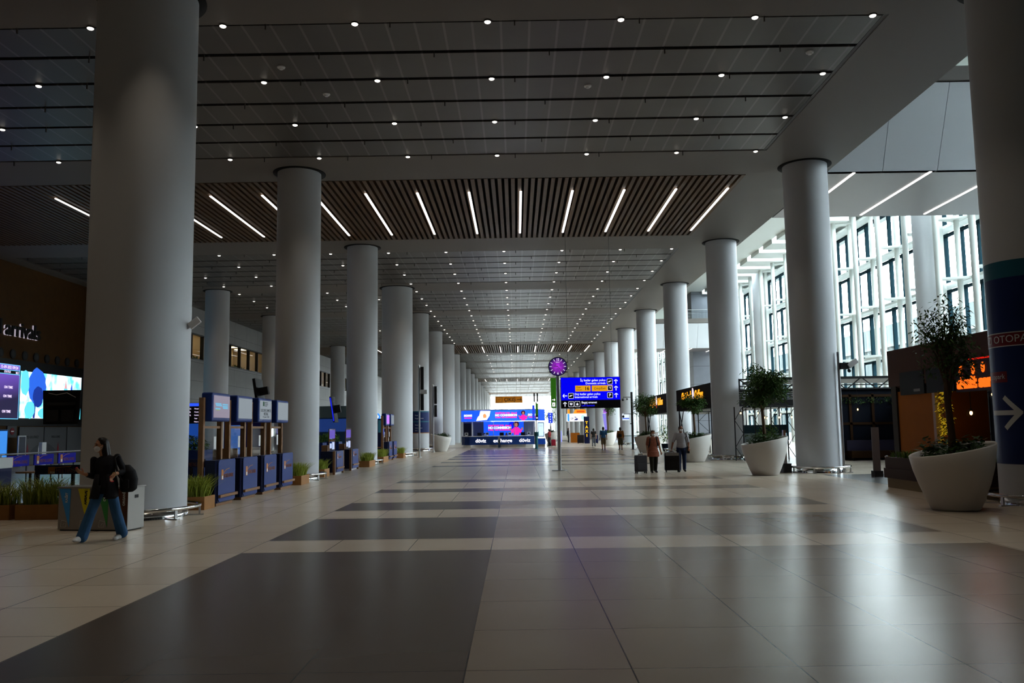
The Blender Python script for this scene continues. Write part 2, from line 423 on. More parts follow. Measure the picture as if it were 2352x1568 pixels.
for a0, a1, c0, c1, w in ((-.62, .10, 0, 0, .1), (-.2, .16, .33, -.02, .1), (-.2, .16, -.33, .02, .1)):
    n = 14
    for i in range(n):
        q = []
        for t in (i/n, (i+1)/n):
            s_, z_ = a0+(a1-a0)*t, c0+(c1-c0)*t; dx, dz = a1-a0, c1-c0; L = math.hypot(dx, dz)
            q.append((s_-dz/L*w/2, z_+dx/L*w/2, s_+dz/L*w/2, z_-dx/L*w/2))
        P = lambda s_, z_: ((rw+.012)*math.cos(R(-152)+s_/rw), (rw+.012)*math.sin(R(-152)+s_/rw), 1.93+z_)
        b.quad(P(q[0][2], q[0][3]), P(q[1][2], q[1][3]), P(q[1][0], q[1][1]), P(q[0][0], q[0][1]))
b.build('arrow_mark', vinyl_white, pr)
# information wrap on a distant left pillar
pr = PIL['L', 4]
wrapped('info_wrap', wrap_navy, 1.5, 3.3, -PI, PI, .004, pr, 48); wrapped('info_band', wrap_teal, 3.2, 3.3, -PI, PI, .006, pr, 48); wrapped('info_band', wrap_teal, 2.38, 2.48, -PI, PI, .006, pr, 48)
wrapped('info_edge', planter_wood, 1.46, 1.53, -PI, PI, .006, pr, 48)
for z, s in ((2.95, 'Bagaj'), (2.7, 'Baggage claim'), (2.15, 'Danışma'), (1.9, 'Information'), (1.7, 'Exit')): wraptext('lettering', s, .13, vinyl_white, z, R(-110), .01, pr)

# ---------------- walls on the left ----------------
wl = MB(); wl.box(-28.9, -28.5, -28, 57.5, 0, C); wl.box(-28.5, -25, 57.4, 57.9, 0, C)
tag(wl.build('wall_left', wood_wall), kind='structure')
def wallpanel_mat(name, col, px, pz, axis):
    m = bpy.data.materials.new(name); m.use_nodes = True; g = NG(m); b = m.node_tree.nodes['Principled BSDF']
    geo = g.n('ShaderNodeNewGeometry'); sx = g.n('ShaderNodeSeparateXYZ'); g.lk(geo.outputs['Position'], sx.inputs[0])
    f1 = g.m('FRACT', g.m('DIVIDE', g.m('ADD', sx.outputs[axis], 400), px)); f2 = g.m('FRACT', g.m('DIVIDE', sx.outputs[2], pz))
    seam = g.m('MAXIMUM', g.m('LESS_THAN', f1, .012), g.m('LESS_THAN', f2, .02))
    ns = g.n('ShaderNodeTexNoise'); ns.inputs['Scale'].default_value = 1.5; ns.inputs['Detail'].default_value = 5; g.lk(geo.outputs['Position'], ns.inputs['Vector'])
    c = g.mix(ns.outputs['Fac'], tuple(v*.88 for v in col), tuple(v*1.1 for v in col))
    g.lk(g.mix(seam, c, tuple(v*.3 for v in col)), b.inputs['Base Color']); b.inputs['Roughness'].default_value = .55
    return m
cladding = wallpanel_mat('grey_cladding_panels', (.26, .255, .25), 3.3, 1.45, 1)
WZ0, WZ1 = 7.45, 9.5
spans = [(60.5, 70.0), (71.6, 84.6), (96, 104), (106.5, 114), (118, 126), (134, 142)]
wl = MB(); wl.box(-25.4, -25, 57.5, 225, 0, WZ0); wl.box(-25.4, -25, 57.5, 225, WZ1, C)
ys = [57.5]+[v for s_ in spans for v in s_]+[225]
for a, b_ in zip(ys[::2], ys[1::2]): wl.box(-25.4, -25, a, b_, WZ0, WZ1)
tag(wl.build('wall_left_far', cladding), kind='structure')
office_warm = mat('cream_office_wall', (.55, .42, .24), .7); office_floor = mat('office_floor', (.3, .25, .2), .6)
wframe = mat('black_window_frame', (.012, .011, .01), .4)
for i, (a, b_) in enumerate(spans):
    w = thing(f'window_{i+20}', None, None, (-25, a, WZ0)); tag(w, kind='structure')
    L = b_-a; H = WZ1-WZ0; fr = MB(); n = max(2, round(L/2.6))
    fr.box(-.25, .03, 0, L, 0, .09); fr.box(-.25, .03, 0, L, H-.09, H)
    for j in range(n+1):
        y = min(max(L*j/n, .05), L-.05); fr.box(-.25, .03, y-.05, y+.05, 0, H)
    fr.build('window_frame', wframe, w)
    MB().box(-.12, -.11, 0, L, 0, H).build('pane', clear, w)
    rm = MB(); rm.box(-5, -.4, -.1, 0, -.1, H+.5); rm.box(-5, -.4, L, L+.1, -.1, H+.5); rm.box(-5.1, -5, 0, L, -.1, H+.5); rm.box(-5, -.4, 0, L, -.2, -.1); rm.box(-5, -.4, 0, L, H+.4, H+.5)
    for j in range(n): rm.box(-3.2, -3.0, L*(j+.55)/n, L*(j+.55)/n+.25, -.1, H+.4)
    rm.build('office_room', office_warm, w)
    lm = MB()
    for j in range(n): lm.box(-2.6, -1.6, L*(j+.35)/n, L*(j+.35)/n+.8, H+.33, H+.38)
    lm.build('office_lamp', lit('office_lamp_glow', (1, .82, .55), 5), w)
    rg = random.Random(i); pl = MB()
    for j in range(n*2):
        y = rg.uniform(.3, L-.3)
        for q in range(10):
            a_ = rg.uniform(0, 6.3); h_ = rg.uniform(.25, .6)
            pl.tube([(-.9, y, 0), (-.9+.12*math.cos(a_), y+.15*math.sin(a_), h_*.7), (-.9+.2*math.cos(a_), y+.28*math.sin(a_), h_)], [.02, .03, .005], 4)
    pl.build('windowsill_plants', leaf, w)
tag(MB().box(-29, 32.5, -28.5, -28, 0, 26).build('wall_back', conc), kind='structure')
HA = 19.6
ca = MB(); ca.box(12.3, 25.0, -28, 262, HA, HA+.5); ca.box(29.0, 33, -28, 262, HA, HA+.5); ca.box(25.0, 29, -28, 10, HA, HA+.5)
for i in range(57): ca.box(25.0, 29, 10+i*4.433, 10+i*4.433+3.0, HA-.4, HA+.3)
ca = tag(ca.build('ceiling_atrium', rib_white), kind='structure')
MB().box(25.0, 29, 10, 262, HA+.3, HA+.32).build('skylight_pane', clear, ca)
tag(MB().box(12.0, 12.3, -28, 262, C+1.3, 26).build('wall_above_hall', conc), kind='structure')
# far end glass wall
w = thing('window_end', None, None, (0, 262, 0)); tag(w, kind='structure')
MB().box(-25, 32, .0, .02, 0, C).build('pane', clear, w)
fr = MB()
for i in range(19): fr.box(-25+i*3.1-.06, -25+i*3.1+.06, -.1, .1, 0, C)
for z in (2.9, 7.2): fr.box(-25, 32, -.1, .1, z-.06, z+.06)
fr.build('window_frame', rib_white, w)

w = thing('window_left_far', None, None, (-25, 225, 0)); tag(w, kind='structure')  # side glazing added to brighten the far ceiling and floor
MB().box(-.1, -.08, 0, 37, 0, C).build('pane', clear, w)
fr = MB()
for i in range(10): fr.box(-.1, .1, i*4.04-.06, i*4.04+.06, 0, C)
fr.box(-.1, .1, 0, 37, 4, 4.12); fr.build('window_frame', rib_white, w)
# ---------------- glass facade on the right ----------------
PITCH = 4.433
def facade_unit():
    w = thing('window_1', None, None, (0, 0, 0)); tag(w, kind='structure')
    for j in range(9):
        y = j*PITCH
        MB().cyl((28.0, y, 0), (28.0, y, 19.7), .205, n=16, caps=False).build('rib', rib_white, w)
        MB().cyl((29.4, y, 0), (29.4, y, 19.7), .18, n=14, caps=False).build('rib', rib_white, w)
        MB().box(30.75, 31.05, y-.09, y+.09, 0, 19.7).build('mullion', mull_dark, w)
        MB().box(30.75, 31.05, y+PITCH/2-.05, y+PITCH/2+.05, 0, 19.7).build('mullion', mull_dark, w)
    for z in (3.15, 7.15, 11.15, 15.15, 19.15):
        b = MB(); b.box(29.75, 30.7, -PITCH/2, 8.5*PITCH, z-.1, z+.1)
        for j in range(9):
            y = j*PITCH; b.prism([(28, -.12), (29.8, -.75), (29.8, .75), (28, .12)], lambda px, py, s_, y=y, z=z: (px, y+py, z-.07+.14*s_))
        b.build('beam', rib_white, w)
        MB().box(30.7, 31.1, -PITCH/2, 8.5*PITCH, z-.25, z-.11).build('transom', mull_dark, w)
    MB().box(30.9, 30.92, -PITCH/2, 8.5*PITCH, 0, 19.7).build('pane', clear, w)
    return w
fu = facade_unit()
for i, y in enumerate((64.3-18*PITCH, 64.3-9*PITCH, 64.3, 64.3+9*PITCH, 64.3+18*PITCH, 64.3+27*PITCH, 64.3+36*PITCH)):
    o = fu if i == 0 else copy_tree(fu)
    o.name = f'window_{i+1}'; o.location = (0, y-0*PITCH, 0)
for i, k in enumerate((3, 6, 9)):
    t = thing('facade_column', f'tall plain grey-blue column standing in the glass facade, {ORD[i]} from the camera', 'pillar', (28.6, cy(k), 0), 0, 'facade columns')
    MB().lathe([(.84, 0), (.84, 19.6)], n=40).build('shaft', col_paint, t)
    MB().box(.2, .5, -1.45, -.95, 0, 19.6).build('side_pipe', rib_white, t)
tag(MB().box(31.2, 32, -28, 21, 0, 26).build('wall_right', mat('dark_stone_wall', (.10, .10, .105), .6)), kind='structure')  # unseen dark wall, added to block daylight through the near facade
# pale building seen outside
t = thing('building', 'pale concrete building outside behind the glass facade', 'building', (66, 40, 0))
MB().box(0, 20, -80, 200, -.1, 19).build('wall', mat('pale_concrete', (.052, .064, .062), .8), t)
for z in (5, 10, 15): MB().box(-.6, 0, -80, 200, z, z+.5).build('ledge', mat('pale_ledge', (.08, .09, .085), .8), t)

# stone core
stone_p = wallpanel_mat('grey_stone_panels', (.15, .16, .185), 60, 2.4, 0)
tag(MB().box(23.6, 27.2, 112.5, 126, 0, 26).build('wall_stone_core', stone_p), kind='structure')
stone_q = wallpanel_mat('pale_stone_panels', (.26, .275, .31), 60, 2.35, 0)
tag(MB().box(28.6, 30.4, 113.2, 120, 0, 26).build('wall_stone_pier', stone_q), kind='structure')

# ---------------- bridges across the void ----------------
soffit_p = mat('satin_soffit_panel', (.20, .185, .19), .35, .2); fascia_w = mat('white_bridge_panel', (.72, .75, .79), .5)
def bridge(y0, y1, label, cap=True):
    t = thing('footbridge', label, 'footbridge', (0, y0, C))
    MB().box(12.3, 27.2, 0, y1-y0, 0, .25).build('soffit', soffit_p, t)
    L = 14.9
    for i in range(7):
        a, b_ = 12.3+i*2.13+.012, min(12.3+(i+1)*2.13-.012, 27.2)
        MB().prism([(0, 0), (.25, 0), (-1.05, 3.0), (-1.35, 3.0)], lambda px, py, s_, a=a, b_=b_: ((a, b_)[s_], px, py)).build('fascia_panel', fascia_w, t)
    MB().box(12.3, 27.2, -1.45, y1-y0, 3.05, 3.6).build('deck_edge', white_paint, t)
    MB().box(12.3, 27.2, .3, y1-y0-.1, .3, 3.0).build('core', dark_metal, t)
    MB().box(12.3, 27.2, -1.3, -1.28, 3.6, 4.7).build('glass_balustrade', clear, t)
    MB().box(12.3, 27.2, -1.33, -1.25, 4.7, 4.75).build('handrail', metal_steel, t)
    for i in range(6):
        x = 13.36+2.995*i/1.0
        if x < 27: MB().box(x-.05, x+.05, .1, 6.9, -.03, 0).build('strip_light', tube_on, t)
    return t
b1 = bridge(32.35, 39.6, 'white panelled bridge with strip lit underside close by on the upper right')
b2 = bridge(107.0, 114.0*1.0-2, 'distant white panelled bridge with glass railing behind the right pillars')
# ---------------- plants ----------------
def leaves(b, n, pick, size, rg, droop=.4, slim=.35):
    for _ in range(n):
        p = Vector(pick(rg)); a = rg.uniform(0, 2*PI); L = size*rg.uniform(.6, 1.3); w = L*slim
        d = Vector((math.cos(a), math.sin(a), rg.uniform(-droop-.4, .5-droop))).normalized()
        sd = d.cross(Vector((0, 0, 1))).normalized()*w*.5; up = Vector((0, 0, w*rg.uniform(-.1, .25)))
        b.add([p, p+d*L*.5+sd+up, p+d*L-Vector((0, 0, L*.2*droop)), p+d*L*.5-sd+up], [(0,1,2),(0,2,3)])
def inell(c, r, shell=.45):
    def f(rg):
        while True:
            v = Vector((rg.uniform(-1, 1), rg.uniform(-1, 1), rg.uniform(-1, 1)))
            if shell < v.length < 1: return (c[0]+v.x*r[0], c[1]+v.y*r[1], c[2]+v.z*r[2])
    return f
def grass(b, n, x0, x1, y0, y1, z, h, rg, lean=.5):
    for _ in range(n):
        x, y = rg.uniform(x0, x1), rg.uniform(y0, y1); a = rg.uniform(0, 2*PI); H = h*rg.uniform(.55, 1.15); l = lean*H*rg.uniform(.3, 1.3)
        dx, dy = math.cos(a), math.sin(a); w = .008
        P = []
        for t, ww in ((0, 1), (.45, .9), (.8, .6), (1, .05)):
            k = l*t*t; zz = z+H*(t-.22*t**3); P.append((x+dx*k-dy*w*ww, y+dy*k+dx*w*ww, zz)); P.append((x+dx*k+dy*w*ww, y+dy*k-dx*w*ww, zz))
        b.add(P, [(0,1,3,2),(2,3,5,4),(4,5,7,6)])
def planter_box(label, x0, x1, y0, y1, h, gh, seed, cat='planter', n=None):
    t = thing('grass_planter', label, cat, ((x0+x1)/2, (y0+y1)/2, 0), 0, 'oak boxes of ornamental grass')
    w, d = (x1-x0)/2, (y1-y0)/2; b = MB()
    b.box(-w, w, -d, -d+.03, 0, h); b.box(-w, w, d-.03, d, 0, h); b.box(-w, -w+.03, -d+.03, d-.03, 0, h); b.box(w-.03, w, -d+.03, d-.03, 0, h)
    b.build('box', planter_wood, t); MB().box(-w+.03, w-.03, -d+.03, d-.03, 0, h-.04).build('soil', soil, t)
    g = MB(); grass(g, n or int(700*w*d*4+150), -w+.05, w-.05, -d+.05, d-.05, h-.04, gh, random.Random(seed), .8)
    tag(g.build('grass', grassm, t), kind='stuff'); return t
planter_box('orange wood box of long grass at the left edge of the picture', -12.2, -10.62, 17.95, 18.5, .31, .62, 1)
planter_box('orange wood box of long grass left of the recycling station', -10.5, -9.62, 17.95, 18.5, .31, .72, 2)
planter_box('oak box of bright grass between the thick pillar and the first blue kiosk', -7.75, -7.15, 19.62, 20.3, .30, .62, 3, n=520)
planter_box('oak box of grass past the fourth blue kiosk at the second pillar', -7.6, -7.1, 28.2, 29.3, .30, .55, 4)
planter_box('oak box of grass in front of the first round fronted counter', -7.95, -7.4, 32.9, 33.8, .30, .5, 5)
planter_box('oak box of grass just before the third left pillar', -7.6, -7.1, 41.2, 42.9, .30, .5, 6)
planter_box('oak box of grass just after the third left pillar', -7.95, -7.35, 47.2, 49.0, .30, .55, 7)
planter_box('small oak box of grass behind the far pair of kiosks', -7.6, -7.15, 53.9, 55.0, .30, .5, 8)
def bush_box(label, x, y, h, seed):
    t = thing('bush_planter', label, 'planter', (x, y, 0))
    MB().box(-.55, .55, -.4, .4, 0, h).build('box', navy, t, .01)
    b = MB(); leaves(b, 700, inell((0, 0, h+.14), (.55, .4, .3), .2), .16, random.Random(seed))
    b.build('foliage', leaf2, t)
bush_box('tall navy planter with leafy bush seen between thick pillar and first kiosk', -9.3, 24.2, 1.28, 11)
bush_box('tall navy planter with leafy bush behind the first round fronted counter', -9.0, 37.6, 1.25, 12)
bush_box('tall navy planter with leafy bush behind the second round fronted counter', -9.0, 41.0, 1.25, 13)

BOWL = {}
def bowl(label, x, y, rz, seed, tree=None, r=.81, scale=1, plants=True, group='white bowl planters'):
    t = BOWL[label.split(',')[0]] = thing('potted_tree' if tree else 'bowl_planter', label, 'plant' if tree else 'planter', (x, y, 0), rz, group); t.scale = (scale,)*3
    k = .165
    prof = [(.42, 0), (.455, .03), (.55, .25), (.655, .52), (.745, .82), (r, 1.19), (r-.02, 1.215), (r-.06, 1.19), (.68, .85), (.6, .6)]
    fz = lambda px, py, z: z*(1+k*px/r*(z/1.19)**2*.72)
    b = MB(); b.lathe([(.001, 0)]+prof, n=56, fz=fz); b.build('bowl', bowl_white, t)
    s_ = MB(); s_.lathe([(.001, 1.0), (.72, 1.0)], n=32, fz=lambda px, py, z: z*(1+k*px/r*.5)); s_.build('soil', soil, t)
    rg = random.Random(seed); b = MB()
    if plants:
        leaves(b, 620, lambda q: (lambda a, d: (d*math.cos(a), d*math.sin(a), 1.02+.13*d*math.cos(a)/r+q.uniform(0, .26)))(q.uniform(0, 2*PI), .60*math.sqrt(q.random())), .16, rg, .0, .4)
        for i in range(16):
            a, d = rg.uniform(0, 2*PI), rg.uniform(.1, .55); px, py = d*math.cos(a), d*math.sin(a)
            b.tube([(px, py, 1.0), (px*1.05, py*1.05, 1.2), (px*1.15, py*1.15, 1.36)], [.006, .005, .003], 4)
            for q in range(7): leaves(b, 2, lambda q_: (px*1.1+q_.uniform(-.06, .06), py*1.1+q_.uniform(-.06, .06), 1.15+q_.uniform(0, .28)), .19, rg, .1, .45)
        b.build('underplanting', leaf, t)
    return t
def tree(t, top, bot, rad, seed, n, trunk_r=.055, sparse=False, leafsz=.16, z0=1.02):
    rg = random.Random(seed)
    zc = (top+bot)/2; hh = (top-bot)/2; tb = MB(); lv = MB()
    tb.tube([(0, 0, z0-.1), (.02, .01, bot*.7), (-.02, .02, bot+.2), (0, 0, zc)], [trunk_r*1.2, trunk_r, trunk_r*.85, trunk_r*.5], 8)
    tips = []
    for i in range(16 if not sparse else 20):
        a = rg.uniform(0, 2*PI); el = rg.uniform(-.5, 1.0); rr = rad*rg.uniform(.55, .95)
        e = (rr*math.cos(a)*math.cos(el), rr*math.sin(a)*math.cos(el), zc+hh*.9*math.sin(el)); s0 = bot+rg.uniform(0, .5)*hh
        m = (e[0]*.45, e[1]*.45, s0*.45+e[2]*.55+.08)
        tb.tube([(0, 0, s0), m, e], [trunk_r*.45, trunk_r*.28, .006], 5); tips.append((m, e))
    for m, e in tips:
        c = e; q = n//len(tips)
        leaves(lv, int(q*.6), inell(c, (rad*.42, rad*.42, hh*.42), .1), leafsz, rg, .55)
        leaves(lv, int(q*.4), inell(((m[0]+e[0])/2, (m[1]+e[1])/2, (m[2]+e[2])/2), (rad*.4, rad*.4, hh*.38), .1), leafsz, rg, .55)
    tb.build('trunk', bark, t); lv.build('foliage', leaf, t); return t
for lab, x, y, sd, top, bot, rad, n, tr, sp, ls in (
    ('large white bowl with tall sparse tree, nearest the camera on the right edge', 8.8, 17.35, 31, 4.25, 2.1, .62, 1700, .075, True, .12),
    ('white bowl with bushy tree just before the second right pillar', 8.7, 30.1, 32, 3.85, 2.2, .86, 3300, .06, False, .16),
    ('white bowl with bushy tree behind the man with the black suitcase', 8.72, 41.9, 33, 3.3, 2.25, .66, 1500, .055, False, .16),
    ('white bowl with round tree behind the woman with the grey suitcase', 8.7, 57.4, 34, 3.95, 2.3, .82, 2600, .055, False, .16),
    ('distant white bowl with small tree between the two walking men', 8.8, 82, 35, 4.2, 2.7, .75, 900, .06, False, .18),
    ('far white bowl with dark tree behind the man with the red suitcase', 4.2, 104, 37, 4.2, 2.2, .9, 700, .06, False, .2)):
    tree(bowl(lab, x, y, 0, sd, True), top, bot, rad, sd+10, n, tr, sp, ls)
bowl('low leafy white bowl planter on the left beside the pole displays', -6.06, 68.4, PI, 36, scale=1.04)

# ---------------- recycling station ----------------
bin_steel = mat('grey_brushed_steel', (.34, .32, .30), .35, .7)
t = thing('recycling_bin', 'grey steel recycling station with coloured triangles beside the thick left pillar', 'recycling bin', (-7.74, 15.99, 0), R(-10))
MB().box(-.71, .71, -.25, .25, .02, .775).build('body', bin_steel, t, .006)
MB().box(-.73, .73, -.27, .27, .775, .80).build('lid', bin_steel, t, .004)
MB().box(-.68, .68, -.22, .22, 0, .02).build('plinth', black_pl, t)
MB().box(.70, .713, -.05, .06, .58, .64).build('slot', black_pl, t)
for i, (nm, c, s, tc) in enumerate((('blue_triangle', S(70, 150, 220), 'KAĞIT', white_m), ('yellow_triangle', S(225, 210, 40), 'AMBALAJ', black_pl), ('green_triangle', S(70, 150, 80), 'CAM', white_m), ('brown_triangle', S(84, 50, 36), 'ORGANİK', vinyl_white))):
    m = mat(nm, c, .5); x = -.70+i*.39
    b = MB(); b.prism([(x+.225, .06), (x+.245, .765), (x, .765)], lambda px, pz, s_: (px, -.252-.003*s_, pz)); b.build(nm, m, t)
    text('lettering', s, .062, tc, (x+.165, -.257, .60), (R(90), R(-90), 0), t, bold=.002)
    ic = MB(); q = x+.05
    for a0, a1 in (((q, .07), (q+.11, .07)), ((q+.11, .07), (q+.12, .17)), ((q+.12, .17), (q+.02, .19)), ((q+.02, .19), (q, .07)), ((q+.05, .10), (q+.08, .14))):
        ic.cyl((a0[0], -.253, a0[1]), (a1[0], -.253, a1[1]), .004, n=5)
    ic.build('icon', vinyl_white, t)

# ---------------- blue kiosks ----------------
paper = mat('white_notice_paper', (.8, .8, .8), .6)
scr = [lit('pinkish_screen_glow', S(150, 140, 158), .85), lit('grey_screen_glow', S(140, 150, 158), .85)]
logo_o = mat('orange_logo_print', S(200, 130, 70), .5); logo_t = mat('copper_lettering', S(150, 92, 70), .5)
def logo(parent, x, y0, z, sc, rot=FXP, flip=1):
    # logo on a face looking +X: square then lettering, reading along +Y
    MB().box(x, x+.004, y0, y0+.10*sc, z-.09*sc, z+.09*sc).build('logo_square', logo_o, parent)
    MB().box(x+.004, x+.006, y0+.02*sc, y0+.08*sc, z-.08*sc, z-.02*sc).build('logo_inset', paper, parent)
    text('lettering', 'MEETING LOUNGE', .10*sc, logo_t, (x+.003, y0+.13*sc, z-.03*sc), rot, parent, 'LEFT', .002, .50*sc)
    b = MB(); b.tube([(x+.003, y0+.1*sc, z+.03*sc), (x+.003, y0+.25*sc, z+.085*sc), (x+.003, y0+.42*sc, z+.10*sc)], .005*sc, 5); b.build('logo_swoosh', logo_o, parent)
def kiosk(screen):
    t = thing('meeting_kiosk', 'x', 'kiosk')
    b = MB(); r = .12                                   # pedestal with rounded front corners, front face at x=0
    pts = [(-.30, -.02), (-.30, 1.28), (-.06, 1.28), (0, 1.22), (0, .04), (-.06, -.02)]
    b.prism(pts[::-1], lambda x, y, s: (x, y, .07+1.02*s)); b.build('pedestal', navy_dark, t, .01)
    b = MB(); w0, w1 = .02, 1.24
    fp = [(w0, .17), (w0+.1, .10), (w1, .10), (w1, 1.06), (w1-.06, 1.10), (w0+.07, 1.10), (w0, 1.02)]
    b.prism(fp, lambda y, z, s: (.0+.018*s, y, z)); b.build('front_panel', navy, t, .004)
    MB().box(-.26, -.03, .02, 1.2, 0, .07).build('plinth', wood_post, t)
    MB().box(.018, .075, .03, 1.30, .20, .265).build('footrest', wood_post, t, .004)
    logo(t, .019, .22, .74, 1.35)
    MB().box(-.45, -.33, -.10, .02, 0, 2.6).build('post', wood_post, t, .006)
    MB().box(-.45, -.33, 1.16, 1.28, 0, 2.05).build('post', wood_post, t, .006)
    MB().box(-.42, -.36, .02, 1.16, 1.86, 1.92).build('crossbar', wood_post, t)
    a = MB().box(-.40, -.392, .02, 1.16, 1.1, 1.86).build('acrylic_sheet', acrylic, t)
    MB().box(-.391, -.388, .80, .96, 1.35, 1.66).build('notice', paper, t)
    h = MB().box(-.44, -.17, .03, 1.33, 2.03, 2.73).build('display_housing', navy, t, .04)
    MB().box(-.17, -.155, .12, 1.24, 2.12, 2.66).build('screen', screen, h)
    return t
k1 = kiosk(scr[0]); k2 = kiosk(scr[1]); PX = -7.17
words = ['nearest the camera, pinkish screen with pale blue squiggle', 'second from the camera, plain grey screen', 'third from the camera, screen announcing a committee meeting', 'fourth from the camera, plain greenish grey screen']
KO = []
for i in range(4):
    o = k1 if i == 0 else (k2 if i == 1 else copy_tree(k2)); o.location = (PX, 20.5+1.86*i, 0)
    tag(o, f'navy standing kiosk {words[i]}', 'kiosk', 'navy kiosks before the second pillar'); KO.append(o)
for i in range(2):
    o = copy_tree(k2); o.location = (-7.4, 49.5+1.9*i, 0); tag(o, f'distant navy kiosk beyond the third left pillar, {("left", "right")[i]} one of the pair', 'kiosk', 'far navy kiosks'); KO.append(o)
def hous(o): return [c for c in o.children if c.name.startswith('display_housing')][0]
cyan = lit('pale_blue_graphic', S(110, 180, 215), 1); lime = lit('lime_graphic', S(140, 170, 90), 1); ink = mat('black_ink', (.02, .02, .02), .6); green_ink = mat('dark_green_ink', (.02, .09, .03), .6)
h = hous(KO[0]); b = MB()
for z, y0, y1 in ((2.46, .2, .62), (2.42, .24, .66), (2.34, .2, .55), (2.45, .7, 1.1), (2.40, .7, 1.1), (2.36, .74, 1.1)): b.box(-.155, -.153, y0, y1, z-.018, z+.018)
b.build('squiggle', cyan, h); MB().box(-.154, -.152, .25, .5, 2.30, 2.32).build('squiggle_line', lime, h)
h = hous(KO[2])
MB().box(-.155, -.153, .38, .52, 2.50, 2.63).build('emblem', green_ink, h)
for z, s, sz, w in ((2.60, 'AIRPORT', .05, .3), (2.55, 'CARBON', .04, .3), (2.51, 'GROUP', .04, .22)): text('lettering', s, sz, ink, (-.152, .56, z), FXP, h, 'LEFT', .001, w)
for z, s, sz, w in ((2.37, 'EXECUTIVE COMMITTEE', .12, 1.0), (2.27, 'MEETING', .12, .42), (2.19, '15 June 17:30', .07, .6)): text('lettering', s, sz, ink, (-.152, .68, z), FXP, h, 'CENTER', .001, w)
pinkl = lit('violet_poster_glow', S(190, 110, 255), 1.1)
h = hous(KO[4]); MB().box(-.154, -.152, .14, 1.22, 2.14, 2.64).build('poster_picture', pinkl, h)
# counters with acrylic screens after the second pillar
def counter(label, y):
    t = thing('service_counter', label, 'counter', (-7.33, y, 0), 0, 'navy counters with acrylic screens')
    b = MB(); pts = [(-.62, 0), (-.62, 1.5), (-.1, 1.5), (0, 1.4), (0, .16)]
    pts = [(-.62, 1.5), (0, 1.5), (0, .14)]+[(-.14+.14*math.cos(a), .14+.14*math.sin(a)) for a in (-.4, -.8, -1.2, -PI/2)]+[(-.62, 0)]
    b.prism(pts[::-1], lambda x, y_, s: (x, y_, .08+.86*s)); b.build('body', navy_dark, t, .008)
    MB().box(0, .014, .16, 1.48, .1, .93).build('front_panel', navy, t)
    MB().box(-.58, -.06, .08, 1.46, 0, .08).build('plinth', metal_steel, t)
    MB().box(.014, .06, .12, 1.5, .22, .28).build('footrest', wood_post, t)
    logo(t, .015, .3, .72, 1.2)
    MB().box(-.30, -.285, .1, 1.2, .94, 1.82).build('acrylic_sheet', acrylic, t)
    fr = MB(); fr.box(-.31, -.275, .08, .1, .94, 1.84); fr.box(-.31, -.275, 1.2, 1.22, .94, 1.84); fr.box(-.31, -.275, .08, 1.22, 1.82, 1.84); fr.build('screen_frame', wood_post, t)
    MB().box(-.6, -.35, .1, .5, .94, 1.18).build('document_holder', wood_post, t)
    s_ = MB()
    s_.box(-.284, -.282, .2, .55, 1.05, 1.25); s_.box(-.284, -.282, .65, 1.1, 1.0, 1.3); s_.build('sticker', lit('white_blue_sticker_glow', (.55, .65, 1), .9), t)
    MB().box(-.284, -.282, .12, 1.18, 1.45, 1.8).build('reflection_film', lit('violet_film_glow', (.12, .06, .55), .8), t)  # glowing sheet stands in for a violet reflection on the acrylic
    for yy in (-.12, 1.62): MB().box(-.09, .0, yy, yy+.09, 0, .95).build('post', wood_post, t)
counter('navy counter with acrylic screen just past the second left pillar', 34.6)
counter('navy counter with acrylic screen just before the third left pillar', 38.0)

# ---------------- meeting lounge barrier, left foreground ----------------
def loungebar(label, x0, x1, y, z0, z1, tx, txw, sq):
    t = thing('banner_rail', label, 'banner', (x0, y, 0)); L = x1-x0
    MB().box(0, L, -.03, .03, z0, z1).build('banner', navy_dark, t)
    if sq is not None:
        MB().box(sq, sq+.15, -.036, -.031, z0+.01, z0+.16).build('logo_square', mat('amber_logo_print', S(150, 95, 30), .5), t)
        text('lettering', 'IGA', .06, paper, (sq+.10, -.037, z0+.04), FY, t)
        b = MB(); b.tube([(sq+.16, -.035, z0+.14), (sq+.5, -.035, z1-.03)], .005, 5); b.build('logo_swoosh', logo_o, t)
    text('lettering', 'MEETING LOUNGE', .13, mat('dim_copper_lettering', S(120, 72, 52), .5), (tx, -.034, (z0+z1)/2-.03), FY, t, 'LEFT', .002, txw)
    for x in (.05, L*.62): MB().box(x-.03, x+.03, -.03, .03, 0, z0).build('post', dark_metal, t)
    MB().box(.1, L*.6, -.006, .006, .1, z0).build('acrylic_sheet', acrylic, t)
loungebar('long navy banner lettered in copper left of the thick pillar', -10.55, -9.22, 18.75, .90, 1.10, .46, .86, .29)
loungebar('short navy banner peeking out right of the thick pillar', -7.95, -7.55, 20.75, .92, 1.12, -.0, .38, None)
t = thing('side_table', 'small bar table with wooden top at the far left edge', 'table', (-11.15, 19.6, 0))
MB().cyl((0,0,.9), (0,0,.935), .30, n=28).build('tabletop', wood_post, t); MB().cyl((0,0,.03), (0,0,.9), .03, n=10).build('leg', dark_metal, t); MB().cyl((0,0,0), (0,0,.03), .26, n=24).build('base', dark_metal, t)
t = thing('acrylic_divider', 'clear acrylic divider sheet before the small bar table', 'divider', (-10.9, 18.8, 0))
MB().box(-.85, .05, -.005, .005, .22, .98).build('sheet', acrylic, t); MB().box(-.85, .05, -.03, .03, 0, .22).build('foot', dark_metal, t)
t = thing('handrail', 'thin steel handrail behind the blue panels on the left', 'handrail', (-18.5, 0, 0))
b = MB(); b.tube([(0, 28, 1.08), (-.2, 37, 1.08)], .03, 8); b.build('rail', metal_steel, t)
